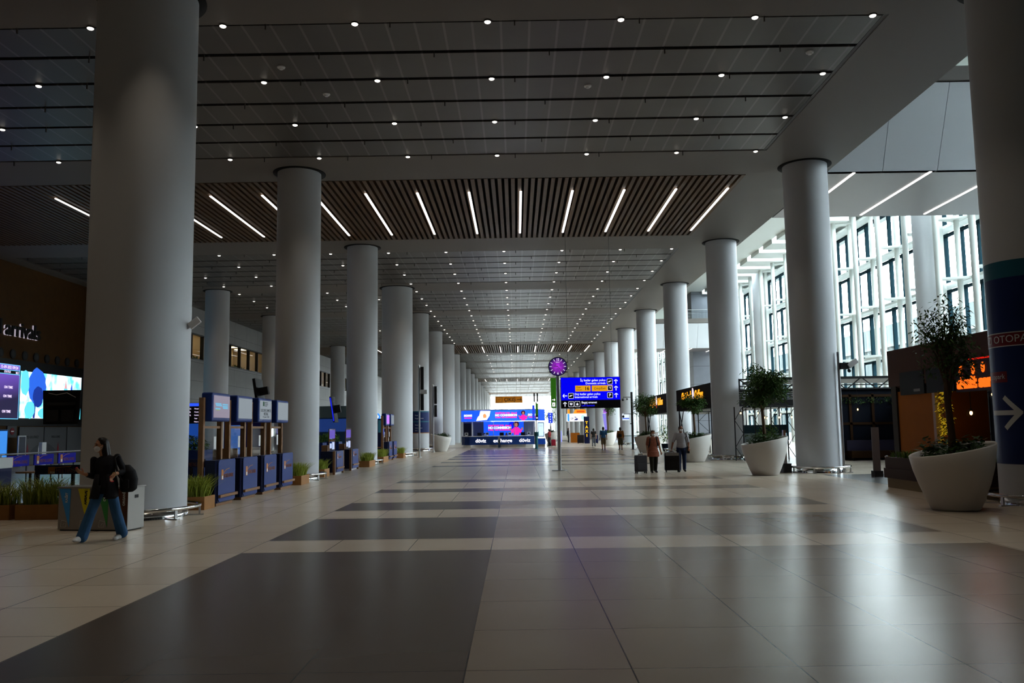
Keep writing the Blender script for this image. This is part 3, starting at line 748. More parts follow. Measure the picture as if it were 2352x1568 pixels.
for y in (28.5, 30.8, 33, 35, 36.8): MB().cyl((-.1, y, 0), (-.1, y, 1.06), .025, n=8).build('post', metal_steel, t)
royal = mat('royal_blue_panel', (.004, .006, .34), .5, spec=.1)
for i, y in enumerate((30.9, 32.6, 34.3)):
    t = thing('lounge_panel', f'royal blue lounge panel hung under the steel handrail, {ORD[i]} from the left', 'panel', (-18.45, y, 0), 0, 'royal blue lounge panels')
    MB().box(0, .04, 0, 1.35, .62, 1.02).build('panel', royal, t); logo(t, .041, .15, .82, 1.7)
    for yy in (.1, 1.2): MB().box(0, .03, yy, yy+.05, 0, .62).build('leg', dark_metal, t)
t = thing('reception_desk', 'pale grey desk with navy base at the far left edge', 'desk', (-18.3, 28.3, 0))
MB().box(0, .6, 0, 1.7, .64, 1.0).build('top_panel', mat('pale_grey_laminate', (.5, .52, .52), .5), t); MB().box(.02, .58, .02, 1.68, 0, .64).build('base', navy_dark, t)

# ---------------- arrivals wall ----------------
t = thing('arrivals_sign', 'black backlit arrivals lettering high on the brown wood wall', 'sign', (-28.5, 46.6, 7.35))
bl = mat('black_letter', (.006, .006, .006), .5)
lt = text('lettering', 'International arrivals', 1.2, bl, (.13, 3.72, .40), FXP, t, 'RIGHT', .05, None, .012)
text('glow_edge', 'International arrivals', 1.2, lit('white_halo_glow', (.9, .8, .95), .42), (.04, 3.69, .385), FXP, t, 'RIGHT', .03, None, .012)
for i in range(10):
    y = 44.3+i*1.17
    b = MB(); b.m = 0; b.cyl((0,0,0), (.05,0,0), .27, n=24); b.m = 1; b.cyl((.05,0,0), (.055,0,0), .18, n=20)
    o = b.build('air_nozzle', [black_pl, dark_metal], loc=(-28.5, y, 6.36)); tag(o, f'round black air nozzle above the big screens, {ORD[9-i]} from the right', 'air vent', 'round air nozzles on the wood wall')
t = thing('video_wall', 'big black framed video wall with flight list and bright blue picture', 'screen', (-28.5, 38, 2.3))
MB().box(0, .12, 0, 17.8, 0, 3.75).build('frame', black_pl, t)
def screen_mat():
    m = bpy.data.materials.new('blue_garden_picture'); m.use_nodes = True; g = NG(m); b = m.node_tree.nodes['Principled BSDF']
    tc = g.n('ShaderNodeTexCoord'); n = g.n('ShaderNodeTexNoise'); n.inputs['Scale'].default_value = 1.3; n.inputs['Detail'].default_value = 2; g.lk(tc.outputs['Object'], n.inputs['Vector'])
    cr = g.n('ShaderNodeValToRGB'); g.lk(n.outputs['Fac'], cr.inputs[0]); e = cr.color_ramp.elements
    e[0].position = .38; e[0].color = (.10, .75, 1, 1); e[1].position = .56; e[1].color = (.75, .95, 1, 1)
    b.inputs['Base Color'].default_value = (0, 0, 0, 1); g.lk(cr.outputs[0], b.inputs['Emission Color']); b.inputs['Emission Strength'].default_value = 1.1
    return m
v = MB().box(.12, .125, 10.5, 17.3, .45, 3.15).build('picture_screen', screen_mat(), t)
def flat(name, pts, m, parent, x, ax='YZ', th=.004):
    b = MB(); b.prism(pts, lambda a, c, s: (x+th*s, a, c)); return b.build(name, m, parent)
def circ(cy_, cz, ry, rz_, n=20, wob=0, seed=0):
    rg = random.Random(seed); return [(cy_+ry*math.cos(2*PI*i/n)*(1+wob*rg.uniform(-1, 1)), cz+rz_*math.sin(2*PI*i/n)*(1+wob*rg.uniform(-1, 1))) for i in range(n)]
blue1, blue2, blue3 = lit('mid_blue_picture', (.03, .16, .9), 1), lit('deep_blue_picture', (.01, .04, .35), 1), lit('cyan_picture', (.15, .8, 1), 1.1)
flat('tree_shape', circ(12.2, 2.35, .95, 1.05, 26, .06, 2), blue1, v, .125); flat('tree_shape', circ(12.35, 1.75, .55, .6, 20, .1, 3), blue2, v, .130)
flat('tree_shape', circ(10.95, 2.5, .42, .75, 20, .08, 4), blue3, v, .128); flat('trunk_shape', [(11.85, .46), (12.05, .46), (12.15, 1.4), (11.95, 1.4)], blue2, v, .129)
flat('bush_shape', circ(11.5, .95, .5, .5, 20, .1, 5), blue3, v, .131); flat('bush_shape', circ(13.0, .75, .6, .32, 20, .1, 6), blue3, v, .131)
flat('tower_shape', [(15.2, 1.75), (15.6, 1.75), (15.6, 2.35), (15.2, 2.35)], blue3, v, .127); flat('tower_shape', [(15.25, 2.35), (15.55, 2.35), (15.4, 2.9)], lit('pink_picture', (.9, .45, .5), 1), v, .127)
flat('figure_shape', circ(16.1, 2.2, .12, .45, 14, .2, 7), blue1, v, .127); flat('figure_shape', circ(16.3, 1.9, .2, .22, 14, .2, 8), blue2, v, .128)
def grad_mat():
    m = bpy.data.materials.new('flight_list_violet'); m.use_nodes = True; g = NG(m); b = m.node_tree.nodes['Principled BSDF']
    tc = g.n('ShaderNodeTexCoord'); sx = g.n('ShaderNodeSeparateXYZ'); g.lk(tc.outputs['Generated'], sx.inputs[0]); cr = g.n('ShaderNodeValToRGB')
    g.lk(g.m('SUBTRACT', g.m('MULTIPLY', sx.outputs[2], .9), g.m('MULTIPLY', sx.outputs[1], .35)), cr.inputs[0]); e = cr.color_ramp.elements
    e[0].position = 0; e[0].color = (.008, .005, .03, 1); e[1].position = .6; e[1].color = (.13, .06, .42, 1)
    b.inputs['Base Color'].default_value = (0, 0, 0, 1); g.lk(cr.outputs[0], b.inputs['Emission Color']); b.inputs['Emission Strength'].default_value = 1
    return m
v = MB().box(.12, .125, 1.5, 10.4, .40, 3.45).build('flight_screen', grad_mat(), t)
lilac = lit('lilac_text_glow', (.85, .7, 1), 1.2); cyl_ = lit('cyan_line_glow', (.15, .6, 1), 1.2)
b = MB()
for z in (3.42, 3.12, 2.9, .40): b.box(.126, .13, 1.5, 10.4, z-.02, z+.02)
b.box(.126, .13, 10.36, 10.4, .4, 3.42); b.build('line', cyl_, v)
MB().box(.125, .127, 1.5, 10.36, 2.92, 3.11).build('header_strip', black_pl, v)
for s, y, z, sz in (('15-09-2021', 9.1, 3.27, .24), ('09:24', 9.95, 3.27, .24), ('STATUS', 9.2, 3.01, .17), ('BELT', 10.15, 2.99, .15), ('ON TIME', 9.35, 2.15, .2), ('ON TIME', 9.3, 1.65, .2), ('ON TIME', 9.25, .8, .2)):
    text('lettering', s, sz, lilac, (.128, y, z), FXP, v, 'CENTER', .002, None, .006)
# glazed doors and posters under the video wall
t = thing('glass_screen_wall', 'grey glazed partition with skyline artwork under the video wall', 'partition', (-28.45, 48.6, 0))
gz = mat('grey_frosted_film', (.08, .08, .085), .5); sky_m = mat('dark_skyline_print', (.05, .05, .055), .5)
for i in range(3):
    p = MB().box(0, .05, i*2.6+.05, (i+1)*2.6-.05, .05, 2.25).build('panel', gz, t)
    if i < 2: text('lettering', ('HOŞ GELDİNİZ', 'WELCOME')[i], .2, ink, (.055, i*2.6+1.3, 1.65), FXP, p)
pts = [(1.0, .55)]+[(1.0+3.2*u, .55+.75*math.sin(PI*u)**.7) for u in [j/14 for j in range(1, 14)]]+[(4.2, .55)]
b = MB(); b.prism(pts, lambda a, c, s: (.051+.004*s, a, c)); b.build('artwork', sky_m, t)
redp = mat('dark_red_print', (.2, .01, .02), .5)
for y in (.9, 2.1, 4.2): b = MB(); b.prism([(y-.1, .5), (y+.1, .5), (y+.08, 1.0), (y, 1.3), (y-.08, 1.0)], lambda a, c, s: (.056+.004*s, a, c)); b.build('tower_artwork', white_m if y == 2.1 else redp, t)
t = thing('poster_lightbox', 'bright blue poster lightbox at the far left edge', 'poster', (-28.4, 46.3, 0))
MB().box(0, .1, 0, 1.1, .5, 2.1).build('frame', mat('blue_frame', (.02, .12, .35), .4), t); MB().box(.1, .105, .08, 1.02, .58, 2.02).build('picture', lit('bright_blue_poster', (.05, .28, .85), 1), t)
t = thing('queue_sign', 'small grey framed notice stand left of the glazed partition', 'sign', (-28.0, 47.8, 0))
MB().box(0, .06, 0, .75, .5, 1.75).build('frame', white_m, t); MB().box(.06, .065, .06, .69, .56, 1.69).build('face', mat('slate_face', (.06, .065, .09), .4), t); MB().box(.0, .06, .3, .45, 0, .5).build('leg', metal_steel, t)
t = thing('no_entry_sign', 'red no entry disc on a grey board left of the glazed partition', 'sign', (-28.5, 48.0, 1.7))
MB().box(0, .06, -.45, .45, -.05, .75).build('board', gz, t); b = MB(); b.cyl((.06,0,.3), (.08,0,.3), .2, n=24); b.build('disc', redp, t); MB().box(.08, .085, -.13, .13, .27, .33).build('bar', white_m, t)
t = thing('white_totem', 'short plain white totem left of the glazed partition', 'totem', (-27.4, 48.9, 0))
MB().box(0, .2, 0, .45, 0, 1.35).build('body', white_m, t, .02)

# ---------------- screens and devices on the left pillars ----------------
t = thing('wall_monitor', 'black monitor seen from behind, left of the thick pillar', 'screen', (-9.62, 18.0, 1.98))
b = MB(); b.prism([(-.45, .72), (-.37, 0), (.36, 0), (.36, .72)], lambda x, z, s: (x, .05*s+.12*(z-.36), z)); b.build('casing', black_pl, t)
for x in (-.18, .14): MB().box(x-.13, x+.13, -.06, -.03, .06, .3).build('rear_box', dark_metal, t)
MB().box(-.3, .3, -.06, .0, .4, .46).build('bracket', dark_metal, t)
b = MB(); b.tube([(-.3, .0, .66), (-.1, -.06, .62), (.1, -.02, .66), (.3, -.05, .56)], .008, 5); b.build('cable', metal_steel, t)
def colmon(label, x, y, z, h, glow):
    t = thing('pillar_monitor', label, 'screen', (x, y, z)); t.rotation_euler = (0, R(-9), 0)
    MB().box(.0, .1, -.45, .45, 0, h).build('casing', black_pl, t); MB().box(-.004, 0, -.42, .42, .04, h-.04).build('screen', glow, t)
    MB().box(.1, .4, -.1, .1, h*.35, h*.65).build('bracket', dark_metal, t)
    MB().box(.02, .08, -.456, -.45, .06, h-.06).build('side_glow', glow, t); return t
colmon('black monitor tilted off the left side of the second pillar', -9.45, 31.3, 2.75, .95, black_pl)
colmon('blue lit arrivals monitor tilted off the left side of the third pillar', -9.5, 44.6, 2.2, 1.35, lit('royal_blue_screen', (.01, .02, .75), 1))
t = thing('wall_antenna', 'white tilted antenna box on the right side of the thick pillar', 'antenna', (-6.93, 18.2, 4.12)); t.rotation_euler = (0, R(-38), 0)
MB().box(-.13, .13, -.04, .03, -.075, .075).build('casing', white_m, t, .01); MB().box(-.2, -.1, -.02, .02, -.02, .02).build('bracket', metal_steel, t)
t = thing('info_screen', 'black information board with blue header between pillar and kiosks', 'sign', (-12.95, 34, 0))
MB().box(-.7, .45, -.05, .05, 2.13, 2.95).build('board', black_pl, t); MB().box(-.68, .43, -.055, -.05, 2.82, 2.94).build('header', lit('blue_header_glow', (.03, .10, 1), 1), t)
for i in range(5):
    text('lettering', ('Pasaport', 'Gümrük', 'Otopark', 'Taksi', 'Metro')[i], .09, lilac, (-.35, -.053, 2.72-i*.13), FY, t, 'LEFT'); text('lettering', ('Passport', 'Customs', 'Parking', 'Taxi', 'Metro')[i], .07, lilac, (.1, -.053, 2.72-i*.13), FY, t, 'LEFT')
MB().box(-.3, .3, -.03, .03, .9, 2.13).build('map_panel', lit('blue_map_glow', (.01, .06, .33), .8), t); MB().box(-.25, .25, -.03, .03, 0, .9).build('base', dark_metal, t)
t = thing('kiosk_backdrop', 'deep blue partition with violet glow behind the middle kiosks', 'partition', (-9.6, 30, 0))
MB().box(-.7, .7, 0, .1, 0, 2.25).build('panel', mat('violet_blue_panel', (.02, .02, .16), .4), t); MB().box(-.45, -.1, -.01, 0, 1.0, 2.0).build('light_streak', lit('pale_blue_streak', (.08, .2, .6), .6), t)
for i, (x, y) in enumerate(((-9.0, 24.9), (-9.1, 26.9), (-8.9, 28.6))):
    t = thing('bar_stool', f'small seat seen through the acrylic of the navy kiosks, {ORD[i]} from the left', 'chair', (x, y, 0), 0, 'seats behind the kiosks')
    MB().box(-.22, .22, -.22, .22, .7, .75).build('seat', navy, t); MB().box(-.24, .24, .2, .25, .75, 1.25).build('backrest', (wood_post, wood_post, paper)[i], t)
    for a, c in ((-.2, -.2), (.2, -.2), (-.2, .2), (.2, .2)): MB().box(a-.02, a+.02, c-.02, c+.02, 0, .7).build('leg', wood_post, t)
for i, (y, w_) in enumerate(((59.6, 'left of the lit office windows'), (70.8, 'below the lit office windows'))):
    b = MB(); b.cyl((0,0,0), (.06,0,0), .22, n=20); b.ell((.06,0,0), (.05,.12,.12), 12, 8)
    tag(b.build('wall_speaker', [dark_metal], loc=(-25, y, 4.6)), f'round dark speaker on the grey wall {w_}', 'speaker')

# ---------------- poles with vertical displays ----------------
def screen_pole(label, x, y, top, zb, extra):
    t = thing('display_pole', label, 'pole', (x, y, 0))
    MB().cyl((0,0,0), (0,0,top), .055, n=14).build('pole', metal_steel, t); MB().cyl((0,0,0), (0,0,.03), .16, n=20).build('base_plate', metal_steel, t)
    MB().ell((0,0,top+.04), (.07,.07,.07)).build('cap', white_m, t)
    z = zb
    mid = (zb+top)/2-.25
    for a, c in ((zb, mid-.05), (mid+.05, top-.05)): MB().box(.1, .31, -.2, .2, a, c).build('display', black_pl, t)
    for a in (zb+.1, mid-.15, mid+.15, top-.2): MB().box(.04, .1, -.03, .03, a-.03, a+.03).build('bracket', metal_steel, t)
    if extra:
        MB().box(.12, .55, -.4, -.22, mid-.14, mid+.14).build('floodlight', mat('grey_lamp_body', (.45, .45, .45), .35, .5), t, .03)
    return t
screen_pole('steel pole with tall black display and floodlight beside the left pillars', -6.25, 54.9, 5.85, 3.0, True)
screen_pole('thinner looking steel pole with black display behind the white bowl planter', -6.55, 67.2, 5.2, 2.75, False)
# ---------------- exchange booth ----------------
led_blue = lit('led_blue', (.012, .10, .95), 1.25); led_deep = lit('led_deep_blue', (.004, .012, .85), 1.25); led_sky = lit('led_sky_blue', (.05, .32, 1), 1.25)
led_pink = lit('led_pink', (1, .02, .42), 1.3); led_white = lit('led_white', (1, .97, 1), 1.6); led_skin = lit('led_skin', (.55, .2, .12), 1.1); led_hair = lit('led_dark_hair', (.04, .008, .05), 1)
led_orange = lit('led_orange', (1, .4, .15), 1.1)
t = booth = thing('exchange_booth', 'bright blue currency exchange booth with LED band in the middle distance', 'booth', (-1.4, 80, 0))
def pathwall(mb, pts, z0, z1, th):
    for (x0, y0), (x1, y1) in zip(pts, pts[1:]):
        d = Vector((x1-x0, y1-y0)); n = Vector((-d.y, d.x)).normalized()*th
        mb.prism([(x0, y0), (x1, y1), (x1+n.x, y1+n.y), (x0+n.x, y0+n.y)], lambda x, y, s: (x, y, z0+(z1-z0)*s))
P = [(-3.85, 1.6), (-3.78, .75), (-3.5, .2), (-3.0, -.15), (-1.2, -.42), (.6, -.45), (2.3, -.3), (3.05, -.1)]
b = MB(); pathwall(b, P, .27, 1.04, .25); b.build('counter_front', mat('glossy_navy_counter', (.012, .035, .15), .2), t)
b = MB(); pathwall(b, P, 1.04, 1.10, .55); b.build('worktop', white_m, t)
b = MB(); pathwall(b, [(x*.97, y+.15) for x, y in P], 0, .27, .1); b.build('plinth', chrome, t)
MB().box(3.15, 4.1, .0, .5, .25, .78).build('side_counter', mat('cobalt_counter', (.012, .07, .42), .3), t); MB().box(3.1, 4.12, -.03, .55, .78, .83).build('side_worktop', white_m, t)
MB().box(3.2, 4.05, .06, .45, 0, .25).build('plinth', chrome, t)
LP = [(-3.85, 1.2), (-3.7, .5), (-2.55, -.3), (-1.2, -.5), (3.2, -.5), (4.05, .1), (4.1, .8)]
b = MB(); pathwall(b, LP, 2.45, 3.48, .3); band = b.build('led_band', led_blue, t)
b = MB(); pathwall(b, LP, 3.48, 3.56, .34); b.build('band_edge', white_m, t)
b = MB(); b.prism([(x*.99, y) for x, y in LP]+[(4.1, 3.6), (-3.85, 3.6)], lambda x, y, s: (x, y, 3.40+.1*s)); b.build('roof', white_m, t)
def fl(name, pts, m, parent, y, th=.006):     # flat artwork on a surface facing -Y
    b = MB(); b.prism(pts, lambda a, c, s: (a, y-th*s, c)); return b.build(name, m, parent)
def lady(parent, x, z, s, y):
    fl('sweater_shape', [(x-.16*s, z), (x+.16*s, z), (x+.2*s, z+.42*s), (x+.08*s, z+.5*s), (x-.08*s, z+.5*s), (x-.2*s, z+.42*s)], led_pink, parent, y)
    for q in (-1, 1):
        fl('sleeve_shape', [(x+q*.19*s, z+.42*s), (x+q*.12*s, z+.2*s), (x+q*.3*s, z+.08*s), (x+q*.36*s, z+.3*s)][::q], led_pink, parent, y-.002)
        fl('hand_shape', circ(x+q*.38*s, z+.38*s, .055*s, .09*s, 12), led_skin, parent, y-.004)
    fl('hair_shape', circ(x, z+.68*s, .19*s, .19*s, 20, .06, 3), led_hair, parent, y-.002); fl('face_shape', circ(x, z+.63*s, .095*s, .13*s, 16), led_skin, parent, y-.008)
Y0 = -.502
fl('picture_area', [(-1.15, 2.47), (3.18, 2.47), (3.18, 3.46), (-1.15, 3.46)], lit('led_azure', (.02, .17, .95), 1.25), band, Y0)
fl('banknotes_shape', [(-2.35, 2.5), (-1.35, 2.58), (-1.1, 2.95), (-1.0, 3.42), (-1.95, 3.42), (-2.05, 3.0), (-2.2, 2.85)], led_white, band, Y0-.008)
fl('stamp_shape', circ(-1.55, 2.95, .18, .2, 12, .2, 4), led_orange, band, Y0-.016)
text('lettering', 'NO COMMISSION', .26, led_white, (.45, Y0-.012, 2.99), FY, band, 'CENTER', .003, 2.05, .014)
text('lettering', 'KOMİSYON YOK  Alana 0', .2, led_pink, (.45, Y0-.012, 3.19), FY, band, 'CENTER', .003, 2.0, .012)
text('lettering', '0 FEES  NO COMMISSION', .17, led_pink, (.45, Y0-.012, 2.79), FY, band, 'CENTER', .003, 2.0, .012)
fl('ring_shape', circ(1.72, 3.0, .32, .42, 24), led_blue, band, Y0-.004)
lady(band, 2.05, 2.5, 1.05, Y0-.012)
text('lettering', 'EXCHANGE', .26, led_white, (2.95+.0, Y0-.012, 3.0), FY, band, 'CENTER', .003, .9, .014)
text('lettering', 'CAMBIO', .15, led_pink, (2.95, Y0-.012, 2.79), FY, band, 'CENTER', .003, .8, .01)
d = math.atan2(-.8, 1.15)
text('lettering', 'EXCHANGE', .24, led_white, (-3.14, .075, 3.0), (R(90), 0, d), band, 'CENTER', .003, .95, .014)
text('lettering', 'CAMBIO', .15, led_pink, (-3.14, .075, 2.78), (R(90), 0, d), band, 'CENTER', .003, .9, .01)
w = MB().box(-1.75, 2.1, 1.9, 2.0, 1.0, 2.45).build('rear_screen', led_blue, t)
yb = 1.895
text('lettering', 'NO COMMISSION', .3, led_white, (-.2, yb-.01, 1.83), FY, w, 'CENTER', .003, 2.2, .016)
text('lettering', 'KOMİSYON YOK  Alana 0', .2, led_pink, (-.2, yb-.01, 2.05), FY, w, 'CENTER', .003, 2.2, .012)
text('lettering', '0 FEES  NO COMMISSION', .17, led_pink, (-.2, yb-.01, 1.63), FY, w, 'CENTER', .003, 2.2, .012)
fl('ring_shape', circ(.95, 2.0, .3, .4, 24), led_deep, w, yb); lady(w, 1.38, 1.15, 1.5, yb-.01)
MB().box(-3.7, -1.75, 1.9, 2.0, .2, 2.45).build('rear_wall', mat('booth_grey_wall', (.2, .2, .21), .5), t); MB().box(2.1, 3.2, 1.9, 2.0, .2, 2.45).build('rear_wall', mat('booth_grey_wall', (.2, .2, .21), .5), t)
MB().box(-3.65, -2.95, 1.85, 1.9, .3, 2.3).build('rear_door', black_pl, t)
for x, y in ((-2.75, .0), (-.75, -.35), (1.2, -.38), (3.0, -.15)):
    MB().cyl((x, y, 1.1), (x, y, 2.45), .075 if x < -2 else .025, n=14).build('pillar_post', white_m if x < -2 else metal_steel, t)
for a, c in ((-2.7, -.75), (-.75, 1.2), (1.2, 3.0)): MB().box(a+.05, c-.05, -.34, -.33, 1.1, 2.3).build('glass_pane', acrylic, t)
for i, (x, s, y) in enumerate(((-1.95, 'döviz', -.33), (.1, 'exchange', -.46), (2.15, 'döviz', -.36))):
    text('lettering', s, .46, led_white, (x, y-.03, .64), (R(90), 0, R((-8, 0, 5)[i])), t, 'CENTER', .012, (1.0, 1.75, 1.05)[i], .008)
for i, (x, z_) in enumerate(((-3.3, .1), (-1.35, 0), (.78, 0), (2.55, 0))):
    m_ = MB().box(x-.16, x+.16, .05, .08, 1.15, 1.42).build('monitor', white_m, t); MB().box(x-.1, x+.1, .035, .05, 1.22, 1.36).build('monitor_back', dark_metal, m_); MB().box(x-.03, x+.03, .05, .09, 1.1, 1.16).build('stand', white_m, m_)
for x in (-2.1, .0, 2.0): MB().box(x-.2, x+.2, .6, .68, 1.05, 1.4).build('office_chair_back', black_pl, t)
MB().box(3.35, 4.0, -.06, .0, .95, 2.3).build('side_display', mat('blue_frame', (.02, .12, .35), .4), t); MB().box(3.42, 3.93, -.068, -.06, 1.02, 2.22).build('side_screen', lit('pale_blue_screen', (.62, .85, 1), 1.2), t)
text('lettering', 'OO', .2, lit('violet_mark', (.5, .4, .9), 1), (3.68, -.075, 1.95), FY, t)

# ---------------- hanging and standing signs ----------------
def hang(parent, xs, z0, y=0):
    b = MB()
    for x in xs: b.cyl((x, y, z0), (x, y, C-parent.location.z),   .005, n=6, caps=False)
    return b.build('suspension_rods', dark_metal, parent)
amber = lit('amber_sign_face', S(150, 92, 20), .95)
t = thing('exit_sign', 'amber hanging exit sign with black arrow pointing right above the booth', 'sign', (-.62, 75, 4.28)); hang(t, (-1.05, 1.05), .32)
f = MB().box(-1.2, 1.2, -.06, .06, -.29, .29).build('sign_box', amber, t)
text('lettering', 'ÇIKIŞ', .42, ink, (.08, -.064, .0), FY, f, 'CENTER', .003, 1.0, .006)
b = MB(); b.prism(arrow_pts(.42, .05, .13, .15), lambda x, z, s: (.92+x, -.062-.004*s, z)); b.build('arrow_mark', ink, f)
b = MB()
for a in ((-1.12, -1.09), (-.62, -.59)): b.box(a[0], a[1], -.066, -.06, -.2, .22)
for z in (-.21, .21): b.box(-1.12, -.6, -.066, -.06, z-.015, z+.015)
b.build('exit_frame', ink, f); text('lettering', 'EXIT', .14, ink, (-.87, -.064, .02), FY, f)
green_s = lit('green_sign_face', (.018, .10, .004), 1)
t = thing('emergency_sign', 'tall narrow green emergency exit sign hanging left of the clock pole', 'sign', (2.65, 60, 4.2)); hang(t, (0,), 1.07)
f = MB().box(-.19, .19, -.05, .05, -1.06, 1.06).build('sign_box', green_s, t)
b = MB(); b.prism(arrow_pts(.22, .035, .08, .1), lambda x, z, s: (x, -.052-.004*s, z-.48)); b.build('arrow_mark', led_white, f)
MB().box(-.1, .1, -.055, -.05, -.95, -.67).build('running_man_plate', led_white, f)
b = MB(); b.box(-.03, .03, -.06, -.055, -.86, -.76); b.box(-.06, .05, -.06, -.055, -.92, -.89); b.box(.0, .04, -.06, -.055, -.75, -.71); b.build('running_man', green_s, f)

blue_face = lit('blue_sign_face', (.0, .0, .95), 1.0); sign_white = lit('sign_white', (.85, .87, 1), 1.0); sign_yel = lit('sign_amber', S(240, 170, 30), .9)
t = thing('direction_sign', 'large blue and black direction board with white arrows right of the clock pole', 'sign', (3.04, 34.7, 3.16)); hang(t, (-.9, .9), .64)
f = MB().box(-1.21, 1.21, -.07, .07, -.63, .63).build('sign_box', black_pl, t)
MB().box(-1.2, 1.2, -.074, -.07, -.30, .62).build('blue_panel', blue_face, f)
def tx(s, x, z, sz, m, al='LEFT', w=None): return text('lettering', s, sz, m, (x, -.078, z), FY, f, al, .002, w, .002)
tx('İç hatlar gelen yolcu', .62, .50, .125, sign_white, 'RIGHT'); tx('Domestic arrivals', .62, .375, .115, sign_white, 'RIGHT')
tx('Dış hatlar gelen yolcu', -.65, -.06, .118, sign_white); tx('International arrivals', -.65, -.18, .112, sign_white)
tx('Bagaj emanet', -.38, -.40, .118, sign_white); tx('Left baggage', -.38, -.52, .108, lit('sign_blue_text', (.01, .01, .9), 1))
MB().box(-.62, .0, -.076, -.07, .05, .29).build('door_plate', sign_yel, f); MB().box(.05, .90, -.076, -.07, .05, .29).build('exit_plate', sign_yel, f)
text('lettering', 'Kapı', .1, ink, (-.57, -.08, .225), FY, f, 'LEFT'); text('lettering', 'Door', .1, ink, (-.57, -.08, .12), FY, f, 'LEFT'); text('lettering', '16', .2, ink, (-.15, -.08, .165), FY, f, 'CENTER', .002, None, .004)
text('lettering', 'Çıkış/Exit', .12, ink, (.38, -.08, .165), FY, f)
def plate(x, z, m=black_pl, r=.1):
    pts = [(x+(r-.025)*sx+.025*math.cos(a), z+(r-.025)*sz+.025*math.sin(a)) for sx, sz, a0 in ((1, 1, 0), (-1, 1, 90), (-1, -1, 180), (1, -1, 270)) for a in (R(a0), R(a0+45), R(a0+90))]
    fl('icon_frame', [(x+(px-x)*1.13, z+(pz-z)*1.13) for px, pz in pts], sign_white, f, -.0745, .003); fl('icon_plate', pts, m, f, -.078, .003)
def plane_icon(x, z, s): fl('plane_icon', [(x-.07*s, z-.03*s), (x+.0*s, z-.02*s), (x+.07*s, z+.035*s), (x+.05*s, z+.05*s), (x-.0*s, z+.02*s), (x-.03*s, z+.045*s), (x-.035*s, z+.01*s), (x-.07*s, z+.0*s)], sign_white, f, -.082, .003)
plate(.79, .44); plane_icon(.79, .435, 1); plate(-.80, -.12); plane_icon(-.80, -.125, 1)
plate(.79, .17, black_pl, .085); text('icon_letter', '9', .13, sign_white, (.80, -.083, .17), FY, f); plate(.79, -.12); text('icon_letter', 'P', .16, sign_white, (.79, -.083, -.12), FY, f, 'CENTER', .002, None, .004)
for x in (-.80, -.55): plate(x, -.46)
fl('key_icon', circ(-.83, -.44, .025, .04, 10), sign_white, f, -.082, .003); fl('key_icon', circ(-.77, -.44, .025, .04, 10), sign_white, f, -.082, .003); MB().box(-.84, -.76, -.086, -.08, -.50, -.47).build('key_icon', sign_white, f)
MB().box(-.59, -.51, -.086, -.08, -.51, -.44).build('bag_icon', sign_white, f); fl('bag_icon', [(-.575, -.44), (-.525, -.44), (-.55, -.40)], sign_white, f, -.082, .003)
def arrow(x, z, ang, s=1):
    c, sn = math.cos(ang), math.sin(ang)
    b = MB(); b.prism(arrow_pts(.19*s, .032*s, .075*s, .09*s), lambda px, pz, k: (x+px*c-pz*sn, -.076-.004*k, z+px*sn+pz*c)); b.build('arrow_mark', sign_white, f)
for z in (.44, .17, -.12): arrow(1.04, z, PI/2)
arrow(-1.05, -.12, PI); arrow(-1.05, -.46, PI/2)

# clock on a pole
t = thing('pole_clock', 'round purple faced clock on a tall steel pole in the walkway', 'clock', (1.76, 35.4, 0))
MB().cyl((0,0,0), (0,0,3.9), .075, n=20).build('pole', metal_steel, t); MB().cyl((0,0,0), (0,0,.03), .32, n=32).build('base_plate', metal_steel, t)
case = MB(); case.cyl((0, -.10, 4.29), (0, .10, 4.29), .40, n=48); case.build('case', chrome, t)
def clock_mat():
    m = bpy.data.materials.new('purple_dial_glow'); m.use_nodes = True; g = NG(m); b = m.node_tree.nodes['Principled BSDF']
    tc = g.n('ShaderNodeTexCoord'); vm = g.n('ShaderNodeVectorMath'); vm.operation = 'LENGTH'; g.lk(tc.outputs['Object'], vm.inputs[0])
    cr = g.n('ShaderNodeValToRGB'); g.lk(g.m('MULTIPLY', vm.outputs['Value'], 2.6), cr.inputs[0]); e = cr.color_ramp.elements
    e[0].color = (.30, .02, .48, 1); e[1].color = (.012, .004, .05, 1); e[1].position = .85
    b.inputs['Base Color'].default_value = (.01, .005, .02, 1); g.lk(cr.outputs[0], b.inputs['Emission Color']); b.inputs['Emission Strength'].default_value = 1
    return m
dial = MB(); dial.cyl((0, 0, 0), (0, -.012, 0), .37, n=48); dl = dial.build('dial', clock_mat(), t, 0, (0, -.10, 4.29))
cw = lit('clock_white', (.85, .8, 1), 1.1)
for i in range(12):
    if i in (0, 6): continue
    a = R(90-30*i); b = MB(); b.tube([(.25*math.cos(a), -.016, .25*math.sin(a)), (.345*math.cos(a), -.016, .345*math.sin(a))], .011, 6); b.build('hour_mark', cw, dl)
text('numeral', '12', .13, cw, (0, -.016, .29), FY, dl, 'CENTER', .002, None, .003); text('numeral', '6', .13, cw, (0, -.016, -.29), FY, dl, 'CENTER', .002, None, .003)
hm = mat('clock_hand_pale', (.5, .4, .4), .4); b = MB(); b.tube([(.02, -.02, -.01), (-.16, -.02, .02)], .012, 6); b.build('hour_hand', hm, dl); b = MB(); b.tube([(-.03, -.024, .03), (.20, -.024, -.24)], .008, 6); b.build('minute_hand', hm, dl)
for x, z in ((-.14, .07), (.14, .07)): MB().cyl((x, -.012, z), (x, -.015, z), .075, n=20).build('sub_dial', lit('violet_sub_dial', (.22, .02, .4), 1), dl)
MB().cyl((0, -.012, -.13), (0, -.015, -.13), .07, n=20).build('sub_dial', lit('violet_sub_dial', (.22, .02, .4), 1), dl)
